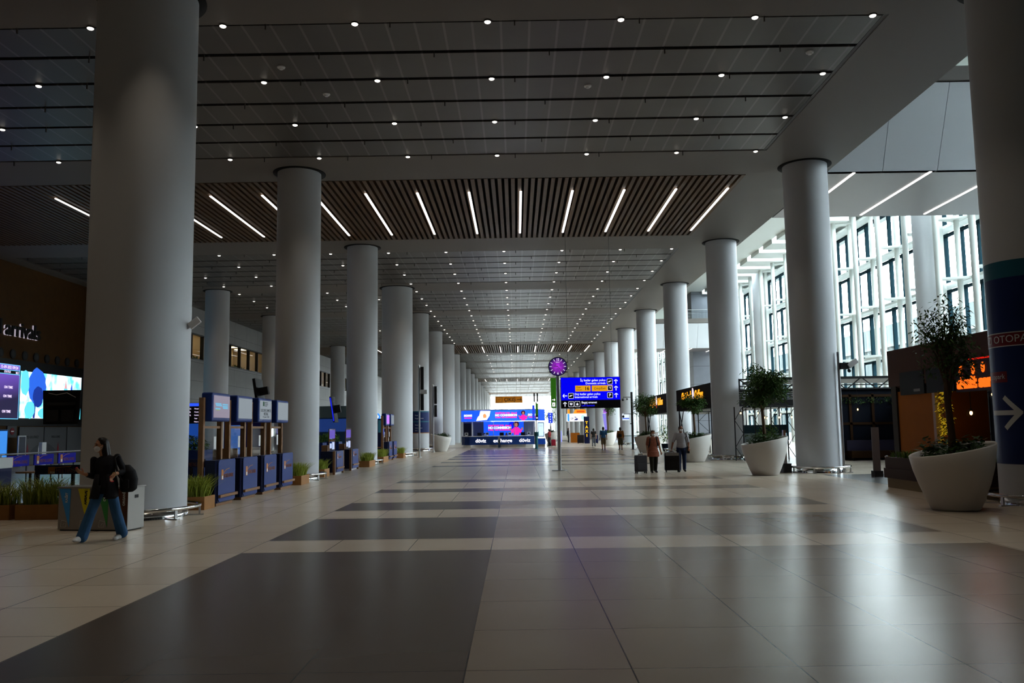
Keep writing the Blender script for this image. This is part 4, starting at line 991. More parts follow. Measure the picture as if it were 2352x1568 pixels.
text('lettering', 'SEIKO', .06, cw, (0, -.016, .18), FY, dl)
for a in (R(25), R(-32)): MB().cyl((.39*math.cos(a), 0, 4.29+.39*math.sin(a)), (.46*math.cos(a), 0, 4.29+.46*math.sin(a)), .03, n=10).build('crown_button', chrome, t)
b = MB(); b.tube([(-.36, 0, 4.1), (-.2, 0, 3.98), (0, 0, 3.94), (.2, 0, 3.98), (.36, 0, 4.1)], .03, 8); b.build('cradle', chrome, t)

# green and blue totem with cameras
t = thing('sign_totem', 'dark teal pole with green and blue vertical signs before the booth', 'pole', (1.68, 72.3, 0)); teal = mat('teal_metal', (.02, .12, .15), .4)
MB().cyl((0,0,0), (0,0,1.25), .13, n=20).build('lower_post', teal, t); MB().cyl((0,0,1.1), (0,0,1.45), .2, n=20).build('collar', mat('dark_teal', (.01, .06, .075), .4), t)
MB().cyl((0,0,1.4), (0,0,3.0), .05, n=14).build('upper_post', dark_metal, t); MB().cyl((0,0,0), (0,0,.03), .28, n=20).build('base_plate', teal, t)
f = MB().box(-.04, .18, -.1, .1, 2.45, 3.85).build('green_sign', green_s, t); MB().box(.0, .14, -.105, -.1, 2.55, 2.68).build('running_man_plate', sign_white, f); MB().box(-.04, .18, -.104, -.1, 2.45, 2.82).build('black_zone', black_pl, f)
f = MB(); f.prism([(-.32, -.12), (-.10, -.0), (-.10, .06), (-.32, -.06)], lambda x, y, s: (x, y, 2.4+1.3*s)); f.build('blue_sign', lit('totem_blue', (.02, .06, .8), 1), t)
MB().cyl((.03,0,3.85), (.03,0,3.95), .05, n=10).build('bracket', dark_metal, t)
for x in (-.13, .13): MB().box(x-.06, x+.06, -.15, .15, 3.95, 4.72).build('loudspeaker', dark_metal, t, .02)
t = thing('waste_post', 'short dark post with silver top standing before the booth counter', 'bollard', (-1.62, 78.9, 0))
MB().box(-.1, .1, -.1, .1, 0, .72).build('body', mat('slate_post', (.02, .03, .05), .4), t); MB().box(-.1, .1, -.1, .1, .72, 1.0).build('top', metal_steel, t)
t = thing('blue_wall_sign', 'small glowing blue sign column right of the exchange booth', 'sign', (3.25+.1, 84, 0))
MB().cyl((.0, .1, 0), (.0, .1, 2.5), .04, n=10).build('post', dark_metal, t); MB().box(-.22, .22, -.05, .05, 2.2, 3.25).build('panel', lit('totem_blue', (.02, .06, .8), 1), t)
for z in (2.35, 2.6, 2.85, 3.1): MB().cyl((0, -.05, z), (0, -.06, z), .06, n=12).build('icon', sign_white, t)

# camera mast
t = thing('camera_mast', 'square grey mast with two camera arms on the right of the walkway', 'pole', (9.0, 66.3, 0))
MB().box(-.08, .08, -.08, .08, 0, 4.45).build('mast', dark_metal, t, .01); MB().box(-.2, .2, -.2, .2, 0, .02).build('base_plate', dark_metal, t)
for z in (4.05, 2.75):
    b = MB(); b.tube([(0, 0, z), (-.65, 0, z), (-.65, 0, z-.12)], .025, 8); a = b.build('arm', dark_metal, t); MB().ell((-.68, 0, z-.2), (.09, .09, .1), 12, 8).build('dome_camera', black_pl, a)
MB().ell((-.35, 0, 3.9), (.06, .06, .08), 10, 8).build('dome_camera', black_pl, t); MB().box(-.16, -.08, -.04, .04, 1.95, 2.03).build('sensor', black_pl, t)

# conduit and camera beside the second right pillar
t = thing('camera_pole', 'slim steel pole with two white cameras beside the second right pillar', 'pole', (11.73, 30.84, 0))
MB().cyl((0,0,0), (0,0,4.35), .05, n=14).build('pole', metal_steel, t)
MB().box(.05, .34, -.08, .08, 3.72, 3.95).build('junction_box', dark_metal, t)
c = MB(); c.T = Matrix.Translation((.5, -.02, 3.92)) @ Matrix.Rotation(R(-35), 4, 'Y'); c.box(-.2, .2, -.09, .09, -.09, .09); c.build('camera', white_m, t, .02)
MB().ell((.36, -.05, 3.66), (.07, .07, .07), 12, 8).build('dome_camera', black_pl, t)
t = thing('floor_box', 'small grey equipment box beside the foot of the second right pillar', 'box', (9.88, 31.6, 0)); MB().box(-.16, .16, -.2, .2, 0, .33).build('body', dark_metal, t); MB().box(-.05, .05, -.06, .06, .33, 1.55).build('stand', metal_steel, t)

# ---------------- distant stands ----------------
t = thing('rental_stand', 'small far kiosk with white lightbox roof and orange counter', 'booth', (7.3, 101, 0))
b = MB()
for x, y in ((-1.05, 0), (1.05, 0), (-1.05, 1.6), (1.05, 1.6)): b.cyl((x, y, 0), (x, y, 2.5), .06, n=10)
b.build('posts', white_m, t); lb = MB().box(-1.25, 1.05, -.1, 1.7, 2.5, 3.4).build('lightbox', led_white, t)
MB().box(-1.25, -1.02, -.11, -.1, 2.52, 3.38).build('blue_side', lit('led_sky_blue', (.05, .32, 1), 1.25), lb)
text('lettering', 'CP', .28, lit('navy_print_glow', (.01, .02, .2), 1), (-.72, -.11, 2.8), FY, lb, 'CENTER', .003, None, .01); fl('plane_mark', [(-.5, 2.62), (-.1, 2.62), (.02, 2.75), (-.1, 2.86), (-.3, 2.8)], lit('navy_print_glow', (.01, .02, .2), 1), lb, -.11); fl('plane_wing', [(-.4, 2.95), (-.1, 2.85), (-.12, 2.9), (-.4, 3.08)], lit('navy_print_glow', (.01, .02, .2), 1), lb, -.11)
fl('oval_mark', circ(.6, 2.95, .25, .3, 16), lit('pale_teal_print', (.5, .85, .9), 1.2), lb, -.11)
MB().box(-.9, .15, -.2, .4, 0, 1.15).build('counter', lit('orange_counter_glow', S(150, 85, 10), .6), t); MB().box(.15, .9, -.1, .4, 0, .8).build('low_counter', mat('dark_orange', (.2, .09, .01), .5), t)
t = thing('roof_sign', 'glowing orange sign box standing on the far white lightbox roof', 'sign', (7.3, 101, 3.4))
b = MB(); b.prism([(-.55, 0), (1.0, 0), (.9, .48), (-.3, .5)], lambda x, z, s: (x, -.05+.2*s, z)); b.build('box', lit('orange_box_glow', (1, .35, .02), 1.1), t); MB().box(-.15, .8, -.06, -.05, .12, .36).build('text_panel', lit('deep_orange_glow', (.8, .12, .01), 1), t)
MB().box(-1.22, -.95, -.05, .15, 0, .5).build('small_box', lit('orange_box_glow', (1, .35, .02), 1.1), t)
t = thing('taxi_totem', 'tall black totem with glowing yellow TAXI lettering', 'sign', (7.75, 94.3, 0))
MB().box(-.3, .3, -.1, .1, 0, 2.95).build('body', navy_dark, t)
for i, ch in enumerate('TAXI'): text('lettering', ch, .42, lit('taxi_yellow', (1, .55, .01), 1.2), (.0, -.105, 2.25-.46*i), FY, t, 'CENTER', .004, None, .02)
t = thing('violet_display', 'tall leaning violet lit display near the fifth right pillar', 'sign', (9.0, 86, 0))
b = MB(); b.prism([(-.1, 1.5), (.12, 1.5), (.02, 3.1), (-.3, 3.1)], lambda x, z, s: (x, -.05+.1*s, z)); b.build('upper_screen', lit('violet_screen', (.28, .24, .85), 1), t); MB().box(-.12, .15, -.05, .05, .0, 1.5).build('lower_body', mat('violet_grey_body', (.08, .07, .14), .4), t)
MB().box(-.2, .15, -.06, .06, 3.15, 3.55).build('top_lamp', lit('magenta_lamp', (.5, .15, .9), 1.1), t)
t = thing('landing_sign', 'white lit arrivals pictogram sign beside the fourth right pillar', 'sign', (10.0, 78, 2.35))
MB().box(-.3, .32, -.05, .05, .0, .62).build('panel', lit('pale_white_sign', (.8, .9, 1), 1.1), t); MB().box(-.3, .32, -.056, -.05, .1, .22).build('blue_strip', lit('soft_blue_print', (.1, .2, .8), 1), t); MB().box(-.02, .04, -.02, .02, -2.35, 0).build('post', metal_steel, t)
t = thing('blue_tube_display', 'slim pale blue lit totem at the foot of the far stands', 'sign', (5.6, 108, 0)); b = MB(); b.prism([(-.2, 0), (.15, 0), (.1, 1.4), (-.3, 1.4)], lambda x, z, s: (x, .2*s, z)); b.build('screen', lit('pale_violet_screen', (.35, .38, .95), 1.1), t)
t = thing('queue_barrier', 'green topped glass barrier beside the camera mast', 'barrier', (8.35, 69, 0))
MB().box(-.03, .03, -.03, .03, 0, 1.05).build('post', metal_steel, t); MB().box(0, 1.7, -.02, .02, 1.0, 1.05).build('top_strip', mat('green_webbing', (.03, .15, .12), .5), t); MB().box(.05, 1.65, -.005, .005, .1, 1.0).build('glass_sheet', acrylic, t); MB().box(1.64, 1.7, -.03, .03, 0, 1.05).build('post', metal_steel, t)
t = thing('left_kiosk', 'far blue lit kiosk front between the fourth and fifth left pillars', 'kiosk', (-9.6, 62, 0)); MB().box(-.5, .5, 0, .3, .3, 2.6).build('body', navy_dark, t); MB().box(-.45, .45, -.01, 0, 1.6, 2.5).build('screen', lit('dim_teal_screen', (.01, .05, .07), 1), t); MB().box(-.5, .5, -.01, 0, .5, .56).build('strip', planter_wood, t); MB().box(-.5, .5, 0, .3, 0, .3).build('base', black_pl, t)
t = thing('grey_cabinet', 'tall grey teal shopfront strip under the grey wall behind the second pillar', 'cabinet', (-14.5, 70, 0)); MB().box(-3.2, 2.6, 0, .3, 0, 2.85).build('body', mat('dim_blue_shopfront', (.01, .03, .08), .4), t); MB().box(-3.2, 2.6, -.02, 0, 2.85, 3.8).build('header', mat('slate_teal_header', (.06, .09, .10), .5), t)
MB().box(-3.1, 2.5, -.02, 0, 1.7, 2.75).build('screen', lit('dim_blue_map', (.01, .03, .14), 1), t)
t = thing('arrow_lamp', 'small round blue and white lit arrow sign left of the fourth pillar', 'sign', (-10.25, 62.5, 2.75)); b = MB(); b.cyl((0, 0, 0), (0, -.05, 0), .28, n=24); b.build('disc', lit('azure_disc', (.05, .3, 1), 1.1), t); b = MB(); b.prism(arrow_pts(.34, .07, .13, .16), lambda x, z, s: (x, -.052-.005*s, z)); b.build('arrow_mark', led_white, t); MB().box(-.05, .05, 0, .05, -2.75, .1).build('post', dark_metal, t)
# ---------------- bakery kiosk on the right ----------------
cop = mat('dark_copper_panel', (.075, .030, .018), .6, noise=.15, nscale=1); rust = mat('rust_orange_panel', (.36, .105, .010), .7, noise=.2, nscale=1.5)
tan = mat('tan_stone_base', (.26, .19, .10), .6)
t = kio = thing('bakery_kiosk', 'dark copper bakery kiosk with glowing red sign at the right edge', 'kiosk', (12.0, 15.5, 0))
b = MB(); b.prism([(0, 4.05), (0, 2.9), (.35, 2.72), (5.5, 2.72), (5.5, 4.05)], lambda x, z, s: (x, 11.9*s, z)); fa = b.build('fascia', cop, t)
for i in range(1, 5): MB().box(-.004, .0, i*2.4-.008, i*2.4+.008, 2.9, 4.05).build('joint', black_pl, fa)
MB().box(.05, 1.6, 9.1, 11.4, 0, 2.72).build('side_wall', rust, t); MB().box(.0, .12, 11.4, 11.75, 0, 2.9).build('corner_post', mat('dark_brown_post', (.03, .018, .01), .5), t)
MB().box(.0, .12, 8.95, 9.1, 0, 2.72).build('edge_trim', mat('pale_pink_trim', (.5, .36, .32), .5), t)
MB().box(5.3, 5.5, 0, 11.6, 0, 2.72).build('rear_wall', mat('dark_blue_grey_wall', (.02, .023, .035), .5), t)
sb = MB().box(-.06, .12, 4.2, 7.6, 2.55, 3.42).build('sign_board', mat('sign_black', (.01, .004, .004), .4), t)
red_on = lit('red_orange_glow', (1, .13, .008), 1.5)
text('lettering', 'simit sarayı', .44, red_on, (-.075, 7.50, 2.78), FXN, sb, 'LEFT', .015, 2.2, .022)
for i, (y, h) in enumerate(((7.3, .17), (6.68, .2), (6.2, .17))): b = MB(); b.prism(circ(y, 3.14, .085, h*.8, 14), lambda a, c, s: (-.065-.015*s, a, c)); b.build('flame_mark', red_on, sb)
MB().box(-.08, -.06, 4.2, 6.95, 3.36, 3.40).build('red_line', lit('red_line_glow', (.6, .01, .003), 1), sb)
for y in (8.6, 10.3):
    s_ = MB().box(-.02, .06, y-.8, y+.75, 2.60, 3.3).build('menu_screen', black_pl, t)
MB().box(-.025, -.02, 9.75, 10.15, 2.68, 2.76).build('menu_label', mat('grey_print', (.25, .25, .25), .5), t)
MB().box(.3, 1.1, 2.0, 8.6, 0, 1.0).build('counter', mat('counter_brown', (.05, .028, .018), .5), t); MB().box(.25, 1.15, 1.9, 8.7, 1.0, 1.05).build('worktop', stone, t)
t = thing('flower_garland', 'yellow lit flower garland hanging at the end of the orange wall', 'flowers', (12.1, 24.1, 0))
b = MB(); rg = random.Random(77)
leaves(b, 420, lambda q: (q.uniform(-.1, .1), q.gauss(0, .12)+.08*math.sin(q.random()*6), q.uniform(1.15, 2.7)), .11, rg, .5, .5)
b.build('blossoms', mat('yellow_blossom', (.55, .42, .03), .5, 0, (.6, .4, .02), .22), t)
b = MB(); leaves(b, 160, lambda q: (q.uniform(-.1, .1), q.gauss(0, .13), q.uniform(.9, 2.7)), .14, rg, .6, .35); b.build('foliage', leaf, t)
b = MB(); b.tube([(0, 0, 2.72), (.03, .02, 1.9), (0, 0, .9)], .012, 6); b.build('stem', bark, t)
for z in (2.2, 1.95, 1.3): MB().ell((-.05, -.15, z), (.1, .13, .1), 12, 8).build('bloom', rust, t)
t = thing('hedge_box', 'long dark brown box planter with low green hedge before the bakery kiosk', 'planter', (10.15, 19.65, 0))
MB().box(.05, 1.4, .05, 4.05, 0, .26).build('base', tan, t)
MB().box(0, 1.45, 0, 4.15, .26, .52).build('lower_box', mat('dark_chocolate_wood', (.04, .018, .013), .55), t); MB().box(.03, 1.42, .03, 4.11, .525, .82).build('upper_box', mat('dark_chocolate_wood', (.04, .018, .013), .55), t)
b = MB(); grass(b, 1900, .12, 1.3, .12, 4.0, .8, .24, random.Random(9), .5); tag(b.build('hedge', leaf2, t), kind='stuff')
b = MB(); b.ell((.08, 4.07, .83), (.07, .07, .03), 10, 6); b.build('stud', chrome, t)
t = thing('acrylic_stand', 'narrow translucent notice stand behind the brown hedge box', 'stand', (11.85, 28.3, 0)); MB().box(-.12, .12, -.02, .02, .2, 1.62).build('sheet', mat('frosted_acrylic', (.16, .14, .14), .4), t); MB().box(-.15, .15, -.12, .12, 0, .2).build('base', dark_metal, t)

def pendant(x, y, z, top, r, label):
    t = thing('pendant_lamp', label, 'lamp', (x, y, z), 0, 'warm globe pendants of the cafes')
    MB().ell((0, 0, 0), (r, r, r), 18, 12).build('globe', clear, t); MB().ell((0, 0, .01), (r*.33, r*.33, r*.5), 12, 8).build('bulb', warm_on, t)
    b = MB(); b.cyl((0, 0, r*.95), (0, 0, top-z), .008, n=6); b.cyl((0, 0, r*.5), (0, 0, r*1.05), r*.25, n=10); b.build('cord', black_pl, t); return t
pendant(12.35, 23.2, 1.98, 2.72, .115, 'large clear globe pendant beside the yellow flower garland')
pendant(13.0, 22.0, 2.0, 2.72, .08, 'small globe pendant under the bakery kiosk, right of the large globe')
pendant(14.3, 25.6, 2.55, 2.72, .08, 'globe pendant tucked up under the bakery kiosk roof')
pendant(15.2, 24.3, 1.95, 2.72, .08, 'dim globe pendant deep inside the bakery kiosk')
# lattice posts
def lattice(label, x, y, h, w=.55):
    t = thing('lattice_post', label, 'post', (x, y, 0), 0, 'black lattice posts of the cafes')
    for q in (-w/2, w/2): MB().box(q-.025, q+.025, -.025, .025, 0, h).build('upright', black_pl, t)
    b = MB(); n = int(h/.55)
    for i in range(n):
        z0, z1 = h*i/n, h*(i+1)/n; s_ = 1 if i % 2 else -1
        b.tube([(-s_*w/2, 0, z0), (s_*w/2, 0, z1)], .016, 5)
    b.build('bracing', black_pl, t)
lattice('black lattice post seen through the bakery kiosk opening', 14.9, 27.6, 2.72, .8)

# ---------------- cafes along the right ----------------
dwood = mat('dark_stained_wood', (.035, .016, .006), .7, spec=.08); dnavy = mat('midnight_panel', (.006, .008, .014), .7, spec=.06)
t = caf = thing('cafe', 'dark cafe front with black truss canopy behind the second right pillar', 'cafe', (10.9, 41.6, 0))
def truss(parent, x0, x1, y, z0, z1, step):
    b = MB(); b.box(x0, x1, y-.04, y+.04, z1-.07, z1); b.box(x0, x1, y-.14, y+.04, z0, z0+.07); zm = z0+(z1-z0)*.38; b.box(x0, x1, y-.03, y+.03, zm-.025, zm+.025)
    x = x0; k = 0
    while x < x1-.05:
        xe = min(x+step, x1); b.tube([(x, y, z0 if k % 2 else z1), (xe, y, z1 if k % 2 else z0)], .03, 5); x += step; k += 1
    b.box(x0, x0+.06, y-.04, y+.04, z0, z1); return b.build('truss', black_pl, parent)
truss(t, 0, 13.5, 0, 3.42, 4.0, .75)
b = MB()
for i in range(9): b.box(0, 4.2, -.03+.02*(i % 2), .03, 2.66+i*.085, 2.66+i*.085+(.075 if i > 2 else .085))
b.build('slatted_fascia', black_pl, t)
b = MB(); b.box(4.2, 13.5, .05, .12, 0, 3.42); b.build('wall', dnavy, t)
b = MB()
for x in (4.3, 5.4, 6.5, 7.6, 8.7, 9.8): b.box(x-.06, x+.06, 0, .05, 0, 3.2)
for z in (.3, 1.75, 3.1): b.box(4.2, 13.5, 0, .05, z-.06, z+.06)
b.build('timber_grid', dwood, t)
b = MB(); leaves(b, 500, lambda q: (q.uniform(4.3, 11), q.uniform(-.2, .05), q.uniform(2.75, 3.05)), .13, random.Random(5), .6, .4); b.build('ivy', leaf, t)
wg = MB(); wg.box(8.6, 8.7, -13.5, 0, 0, 3.42); wg.box(8.6, 16.0, -13.5, 0, 3.42, 3.5); wg.build('side_wing', dnavy, t); MB().box(1.4, 13.5, .1, 6.2, 4.0, 4.06).build('canopy_roof', black_pl, t)  # the wing is unseen, added to shade the second right pillar's lower part
for i, (x, z) in enumerate(((.9, 2.9), )): MB().box(x, x+.35, -.045, -.035, z-.08, z+.1).build('orange_mark', lit('dim_orange_mark', (.8, .3, .08), .8), t)
b = MB()
for z in (2.92, 3.0, 3.12): b.box(2.6, 3.0, -.04, -.032, z, z+.02); b.box(3.1, 3.6, -.04, -.032, z+.04, z+.06)
b.build('menu_print', mat('grey_print', (.25, .25, .25), .5), t)
for i, x in enumerate((11.1, 12.2, 13.1, 14.0)): lattice(f'black lattice post under the slatted cafe fascia, {ORD[i]} from the left', x, 42.6+.3*i, 2.66, .42)
for i, (x, y, z) in enumerate(((11.05, 42.0, 2.33), (11.95, 42.2, 2.32), (12.5, 43, 2.1), (12.75, 43.4, 2.08), (13.05, 42.4, 2.1), (13.2, 42.6, 2.25), (13.55, 42.0, 2.1))):
    pendant(x, y, z, 2.7 if z > 2.2 else 4.0, .1, f'warm globe pendant under the slatted cafe fascia, {ORD[i]} from the left')
pendant(16.6, 41.48, 2.42, 3.42, .1, 'lone warm globe pendant before the dark timber cafe wall')
t = thing('drinks_cabinet', 'black shelf tower with bright white bottles lit from behind', 'cabinet', (14.5, 40.8, 0))
MB().box(-.42, .42, 0, .5, 0, 2.05).build('body', black_pl, t)
b = MB(); rg = random.Random(3)
for i in range(4):
    for x in (-.2, .2): b.ell((x+rg.uniform(-.04, .04), -.02, .85+i*.28), (.09, .03, .12), 10, 8)
b.build('bottles', lit('bottle_glow', (1, .93, .85), 1.1), t)
b = MB(); leaves(b, 120, lambda q: (q.uniform(-.35, .35), -.06, q.uniform(.5, 1.9)), .12, rg, .5, .4); b.build('foliage', leaf, t)
t = thing('cafe_sofa', 'low dark bench sofa against the timber cafe wall', 'sofa', (17.2, 40.7, 0)); MB().box(-1.3, 1.6, 0, .7, 0.12, .45).build('seat', dwood, t); MB().box(-1.3, 1.6, .55, .75, .45, .95).build('backrest', mat('dim_violet_fabric', (.03, .025, .05), .7), t)
for x in (-1.2, 1.5): MB().box(x-.04, x+.04, .05, .65, 0, .12).build('leg', black_pl, t)
def cafesign(label, y0, y1, tt, x=10.6):
    t = thing('cafe_sign', label, 'sign', (x, y0, 0)); L = y1-y0
    b = MB().box(0, .25, 0, L, 2.72, 4.08).build('fascia', mat('cafe_black', (.010, .006, .006), .8, spec=.08), t)
    yel = lit('yellow_orange_glow', (1, .38, .01), 1.3)
    text('lettering', 'Gloria Jean\'s', .72, yel, (-.02, L-tt, 3.55), FXN, b, 'LEFT', .015, 3.0, .018, .15)
    text('lettering', 'Coffees', .72, yel, (-.02, L-tt-3.95, 3.55), FXN, b, 'LEFT', .015, 2.2, .018, .15)
    lg = MB(); lg.prism(circ(L-tt-3.48, 3.68, .25, .34, 16, .15, 4), lambda a, c, s: (-.01-.02*s, a, c)); lg.build('logo_mark', lit('pinkish_white_glow', (.9, .75, .8), 1.1), b)
    lg = MB(); lg.prism(circ(L-tt-3.5, 3.26, .13, .13, 12), lambda a, c, s: (-.01-.02*s, a, c)); lg.build('logo_dot', lit('red_line_glow', (.6, .01, .003), 1), b)
    truss(t, .1, .25, 0, 2.4, 2.72, .15); 
    b = MB(); b.box(.25, 5, 0, L, 2.7, 2.76); b.build('canopy_roof', black_pl, t)
    for yy in (.4, L-.4): MB().box(.05, .13, yy-.04, yy+.04, 0, 2.72).build('post', black_pl, t)
    b = MB(); b.tube([(.09, L-.4, 2.7), (.09, L-1.8, 1.2)], .03, 6); b.tube([(.09, L-.4, 1.2), (.09, L-1.8, 2.7)], .03, 6); b.build('bracing', black_pl, t)
    return t
cafesign('near black coffee shop fascia with orange script between right pillars', 46.3, 56.3, 1.9)
cafesign('farther black coffee shop fascia with orange script behind the bowl tree', 59.7, 69.7, 2.0)
pendant(12.6, 50.4, 2.25, 2.7, .13, 'bright round globe pendant between the second and third right pillars')
for i, (x, y, lab) in enumerate(((12.2, 55.6, 'left'), (12.9, 49.2, 'right'))):
    lattice(f'black lattice post under the coffee shop fascia, {lab} one', x, y, 2.7, .7)
for i, (x, y, z, n, lab) in enumerate(((12.2, 48.6, 1.1, 300, 'leafy shrub in a dark tub behind the second bowl on the right'), (10.75, 61.2, 1.3, 400, 'bright leafy shrub in a dark tub behind the suitcase man'), (12.7, 43.2, 1.2, 500, 'leafy shrub in a dark tub behind the bowl before the second right pillar'))):
    t = thing('tub_shrub', lab, 'plant', (x, y, 0)); MB().lathe([(.3, 0), (.42, .5), (.4, .52), (.36, .45)], n=24).build('tub', dnavy, t)
    b = MB(); leaves(b, n, inell((0, 0, z), (.6, .5, .65), .2), .2, random.Random(i+50)); b.build('foliage', leaf2, t)
    b = MB(); b.tube([(0, 0, .4), (0.03, 0, z)], .03, 6); b.build('stem', bark, t)
# pale glass counter behind canopy
t = thing('service_desk', 'pale teal glass desk under the slatted cafe fascia', 'desk', (13.0, 46.5, 0)); MB().box(-.6, 1.6, 0, .6, 0, 1.3).build('front', mat('pale_teal_glass', (.3, .38, .38), .3), t); MB().box(-.7, 1.7, -.05, .65, 1.3, 1.75).build('header', mat('dark_teal_header', (.02, .05, .07), .4), t); text('lettering', 'GLORIA', .25, white_m, (.2, -.01, .95), FY, t)
t = thing('far_shopfront', 'small orange and violet shopfront beyond the camera mast', 'shop', (13.2, 88, 0)); MB().box(-.5, .8, 0, .5, 0, 2.6).build('body', mat('violet_grey_front', (.1, .1, .16), .5), t); MB().box(-.45, .75, -.02, 0, 2.05, 2.5).build('orange_header', mat('pale_orange_header', (.5, .22, .1), .5), t)
b = MB(); leaves(b, 14, lambda q: (q.uniform(-.4, .5), -.03, q.uniform(3.2, 3.8)), .4, random.Random(8), .1, .3); b.build('neon_script', lit('violet_neon', (.5, .4, 1), 1.2), t); MB().box(-.5, .8, 0, .4, 2.6, 3.95).build('upper_panel', black_pl, t)
# ---------------- people ----------------
skin1 = mat('olive_skin', S(176, 128, 100), .55); skin2 = mat('tan_skin', S(150, 100, 76), .55); hair_d = mat('dark_brown_hair', (.012, .008, .006), .45); hair_b = mat('auburn_hair', (.06, .022, .01), .5)
mask_w = mat('white_face_mask', (.72, .72, .74), .7); blk = mat('black_cloth', (.010, .010, .013), .8, noise=.3, nscale=9); denim = mat('blue_denim', (.035, .105, .23), .8, noise=.35, nscale=7); shoe_w = mat('white_trainer', (.7, .7, .7), .5); shoe_d = mat('dark_shoe', (.02, .018, .016), .5)
red_nail = mat('red_nail', (.7, .02, .04), .3); eye_d = mat('dark_eye', (.01, .008, .006), .3)
def V(*a): return Vector(a)
def hand(b, w, d, n, s=1, curl=.3, side=1):
    # w wrist, d direction of the fingers, n palm normal, side which way the thumb leaves
    d = d.normalized(); n = (n-d*n.dot(d)).normalized(); t = d.cross(n).normalized()*side
    M = Matrix((t, n, d)).transposed()
    b.ell(w+d*.045*s, (.038*s, .016*s, .05*s), 12, 8, M); b.cap(w, w+d*.03*s, .024*s, .028*s, 10)
    tips = []
    for i, (o, L) in enumerate(((.027, .068), (.009, .076), (-.009, .070), (-.026, .054))):
        p0 = w+d*.082*s+t*o*s; a = curl*(1+.15*i)
        d1 = (d*math.cos(a)+n*math.sin(a)+t*o*1.5).normalized(); p1 = p0+d1*L*.5*s
        d2 = (d*math.cos(a*2.0)+n*math.sin(a*2.0)+t*o*1.2).normalized(); p2 = p1+d2*L*.5*s
        b.cap(p0, p1, .0092*s, .0085*s, 8); b.cap(p1, p2, .0085*s, .0072*s, 8); tips.append((p2, d2))
    q0 = w+d*.022*s+t*.03*s; q1 = q0+(d*.75+t*.65+n*.25).normalized()*.036*s; q2 = q1+(d*.9+t*.25+n*.35).normalized()*.03*s
    b.cap(q0, q1, .0125*s, .0105*s, 8); b.cap(q1, q2, .0105*s, .0085*s, 8); tips.append((q2, (q2-q1).normalized()))
    return tips
def head(c, rz, tilt, parent, body, skin, hair, style, masked, s=1):
    M = Matrix.Rotation(rz, 3, 'Z') @ Matrix.Rotation(tilt, 3, 'X')
    P = lambda x, y, z: c+M @ V(x, y, z)*s
    E = lambda b, p, r: b.ell(P(*p), tuple(v*s for v in r), 18, 12, M)
    E(body, (0, .008, .02), (.074, .094, .098)); E(body, (0, -.03, -.045), (.058, .062, .076)); E(body, (0, -.06, -.085), (.03, .03, .03))
    body.cap(P(0, -.085, .02), P(0, -.108, -.022), .011*s, .017*s, 10); E(body, (0, -.085, -.058), (.026, .014, .012))
    for q in (-1, 1): E(body, (q*.075, .012, -.01), (.012, .022, .034)); E(body, (q*.03, -.078, .032), (.022, .014, .012))
    for q in (-1, 1):
        e = MB(); E(e, (q*.031, -.084, .008), (.014, .008, .008)); e.build('eye', eye_d, parent)
        e = MB(); e.tube([P(q*.014, -.093, .03), P(q*.032, -.092, .036), P(q*.05, -.078, .03)], .0045*s, 6); e.build('eyebrow', hair, parent)
    if masked:
        m = MB(); E(m, (0, -.058, -.052), (.060, .060, .056)); E(m, (0, -.098, -.03), (.02, .022, .03))
        for q in (-1, 1): m.tube([P(q*.052, -.06, -.035), P(q*.07, -.02, -.02), P(q*.078, .012, .0)], .003*s, 5); m.tube([P(q*.048, -.06, -.085), P(q*.068, -.02, -.05), P(q*.078, .012, -.03)], .003*s, 5)
        m.build('face_mask', mask_w, parent)
    if hair and style:
        h = MB(); E(h, (0, .026, .03), (.083, .098, .097))
        if style == 'long':
            for q in (-1, 1): h.cap(P(q*.055, .035, .0), P(q*.075, .045, -.2), .045*s, .035*s)
            h.cap(P(0, .06, 0), P(.01, .085, -.26), .07*s, .06*s); h.cap(P(.05, .03, -.1), P(.07, .03, -.24), .05*s, .035*s); h.cap(P(-.05, -.005, .09), P(.04, -.02, .1), .03*s, .03*s)
        if style == 'bob':
            for q in (-1, 1): h.cap(P(q*.06, .02, .0), P(q*.065, .03, -.085), .035*s, .03*s)
            h.cap(P(0, .06, 0), P(0, .07, -.08), .065*s, .05*s); h.cap(P(-.04, -.05, .085), P(.04, -.05, .085), .028*s, .028*s)
        if style == 'fringe':
            E(h, (0, .055, -.06), (.06, .045, .05))
            for q in (-1, 1): E(h, (q*.07, .04, .0), (.015, .04, .05))
            blend(h.build('hair', hair, parent), .008); return
        blend(h.build('hair', hair, parent), .008)
def limb(b, pts, rs, n=12):
    for a, c, r0, r1 in zip(pts, pts[1:], rs, rs[1:]): b.cap(a, c, r0, r1, n)
def torso(b, pel, wai, che, sh, w=1, g=0, hem=0):
    ax = (sh[1]-sh[0]).normalized(); a = math.atan2(ax.y, ax.x); Rz = Matrix.Rotation(a, 3, 'Z') @ Matrix.Rotation(-math.asin(max(-1, min(1, ax.z))), 3, 'Y')
    mid = (sh[0]+sh[1])/2
    rings = [(pel-V(0,0,.09), (.20 if hem else .13)*w+g, (.15 if hem else .10)*w+g), (pel+V(0,0,hem*.6), (.19 if hem else .168)*w+g, (.14 if hem else .118)*w+g), (pel+V(0,0,.02+hem*.7), .168*w+g, .118*w+g), (wai, .138*w+g, .10*w+g), (che, .165*w+g, .115*w+g, Rz), (mid-V(0,0,.06), .17*w+g, .105*w+g, Rz), (mid+V(0,0,.015), .13*w+g, .075*w+g, Rz), (mid+V(0,0,.055), .06*w+g*.5, .05*w+g*.5, Rz)]
    b.loft(rings, 24)
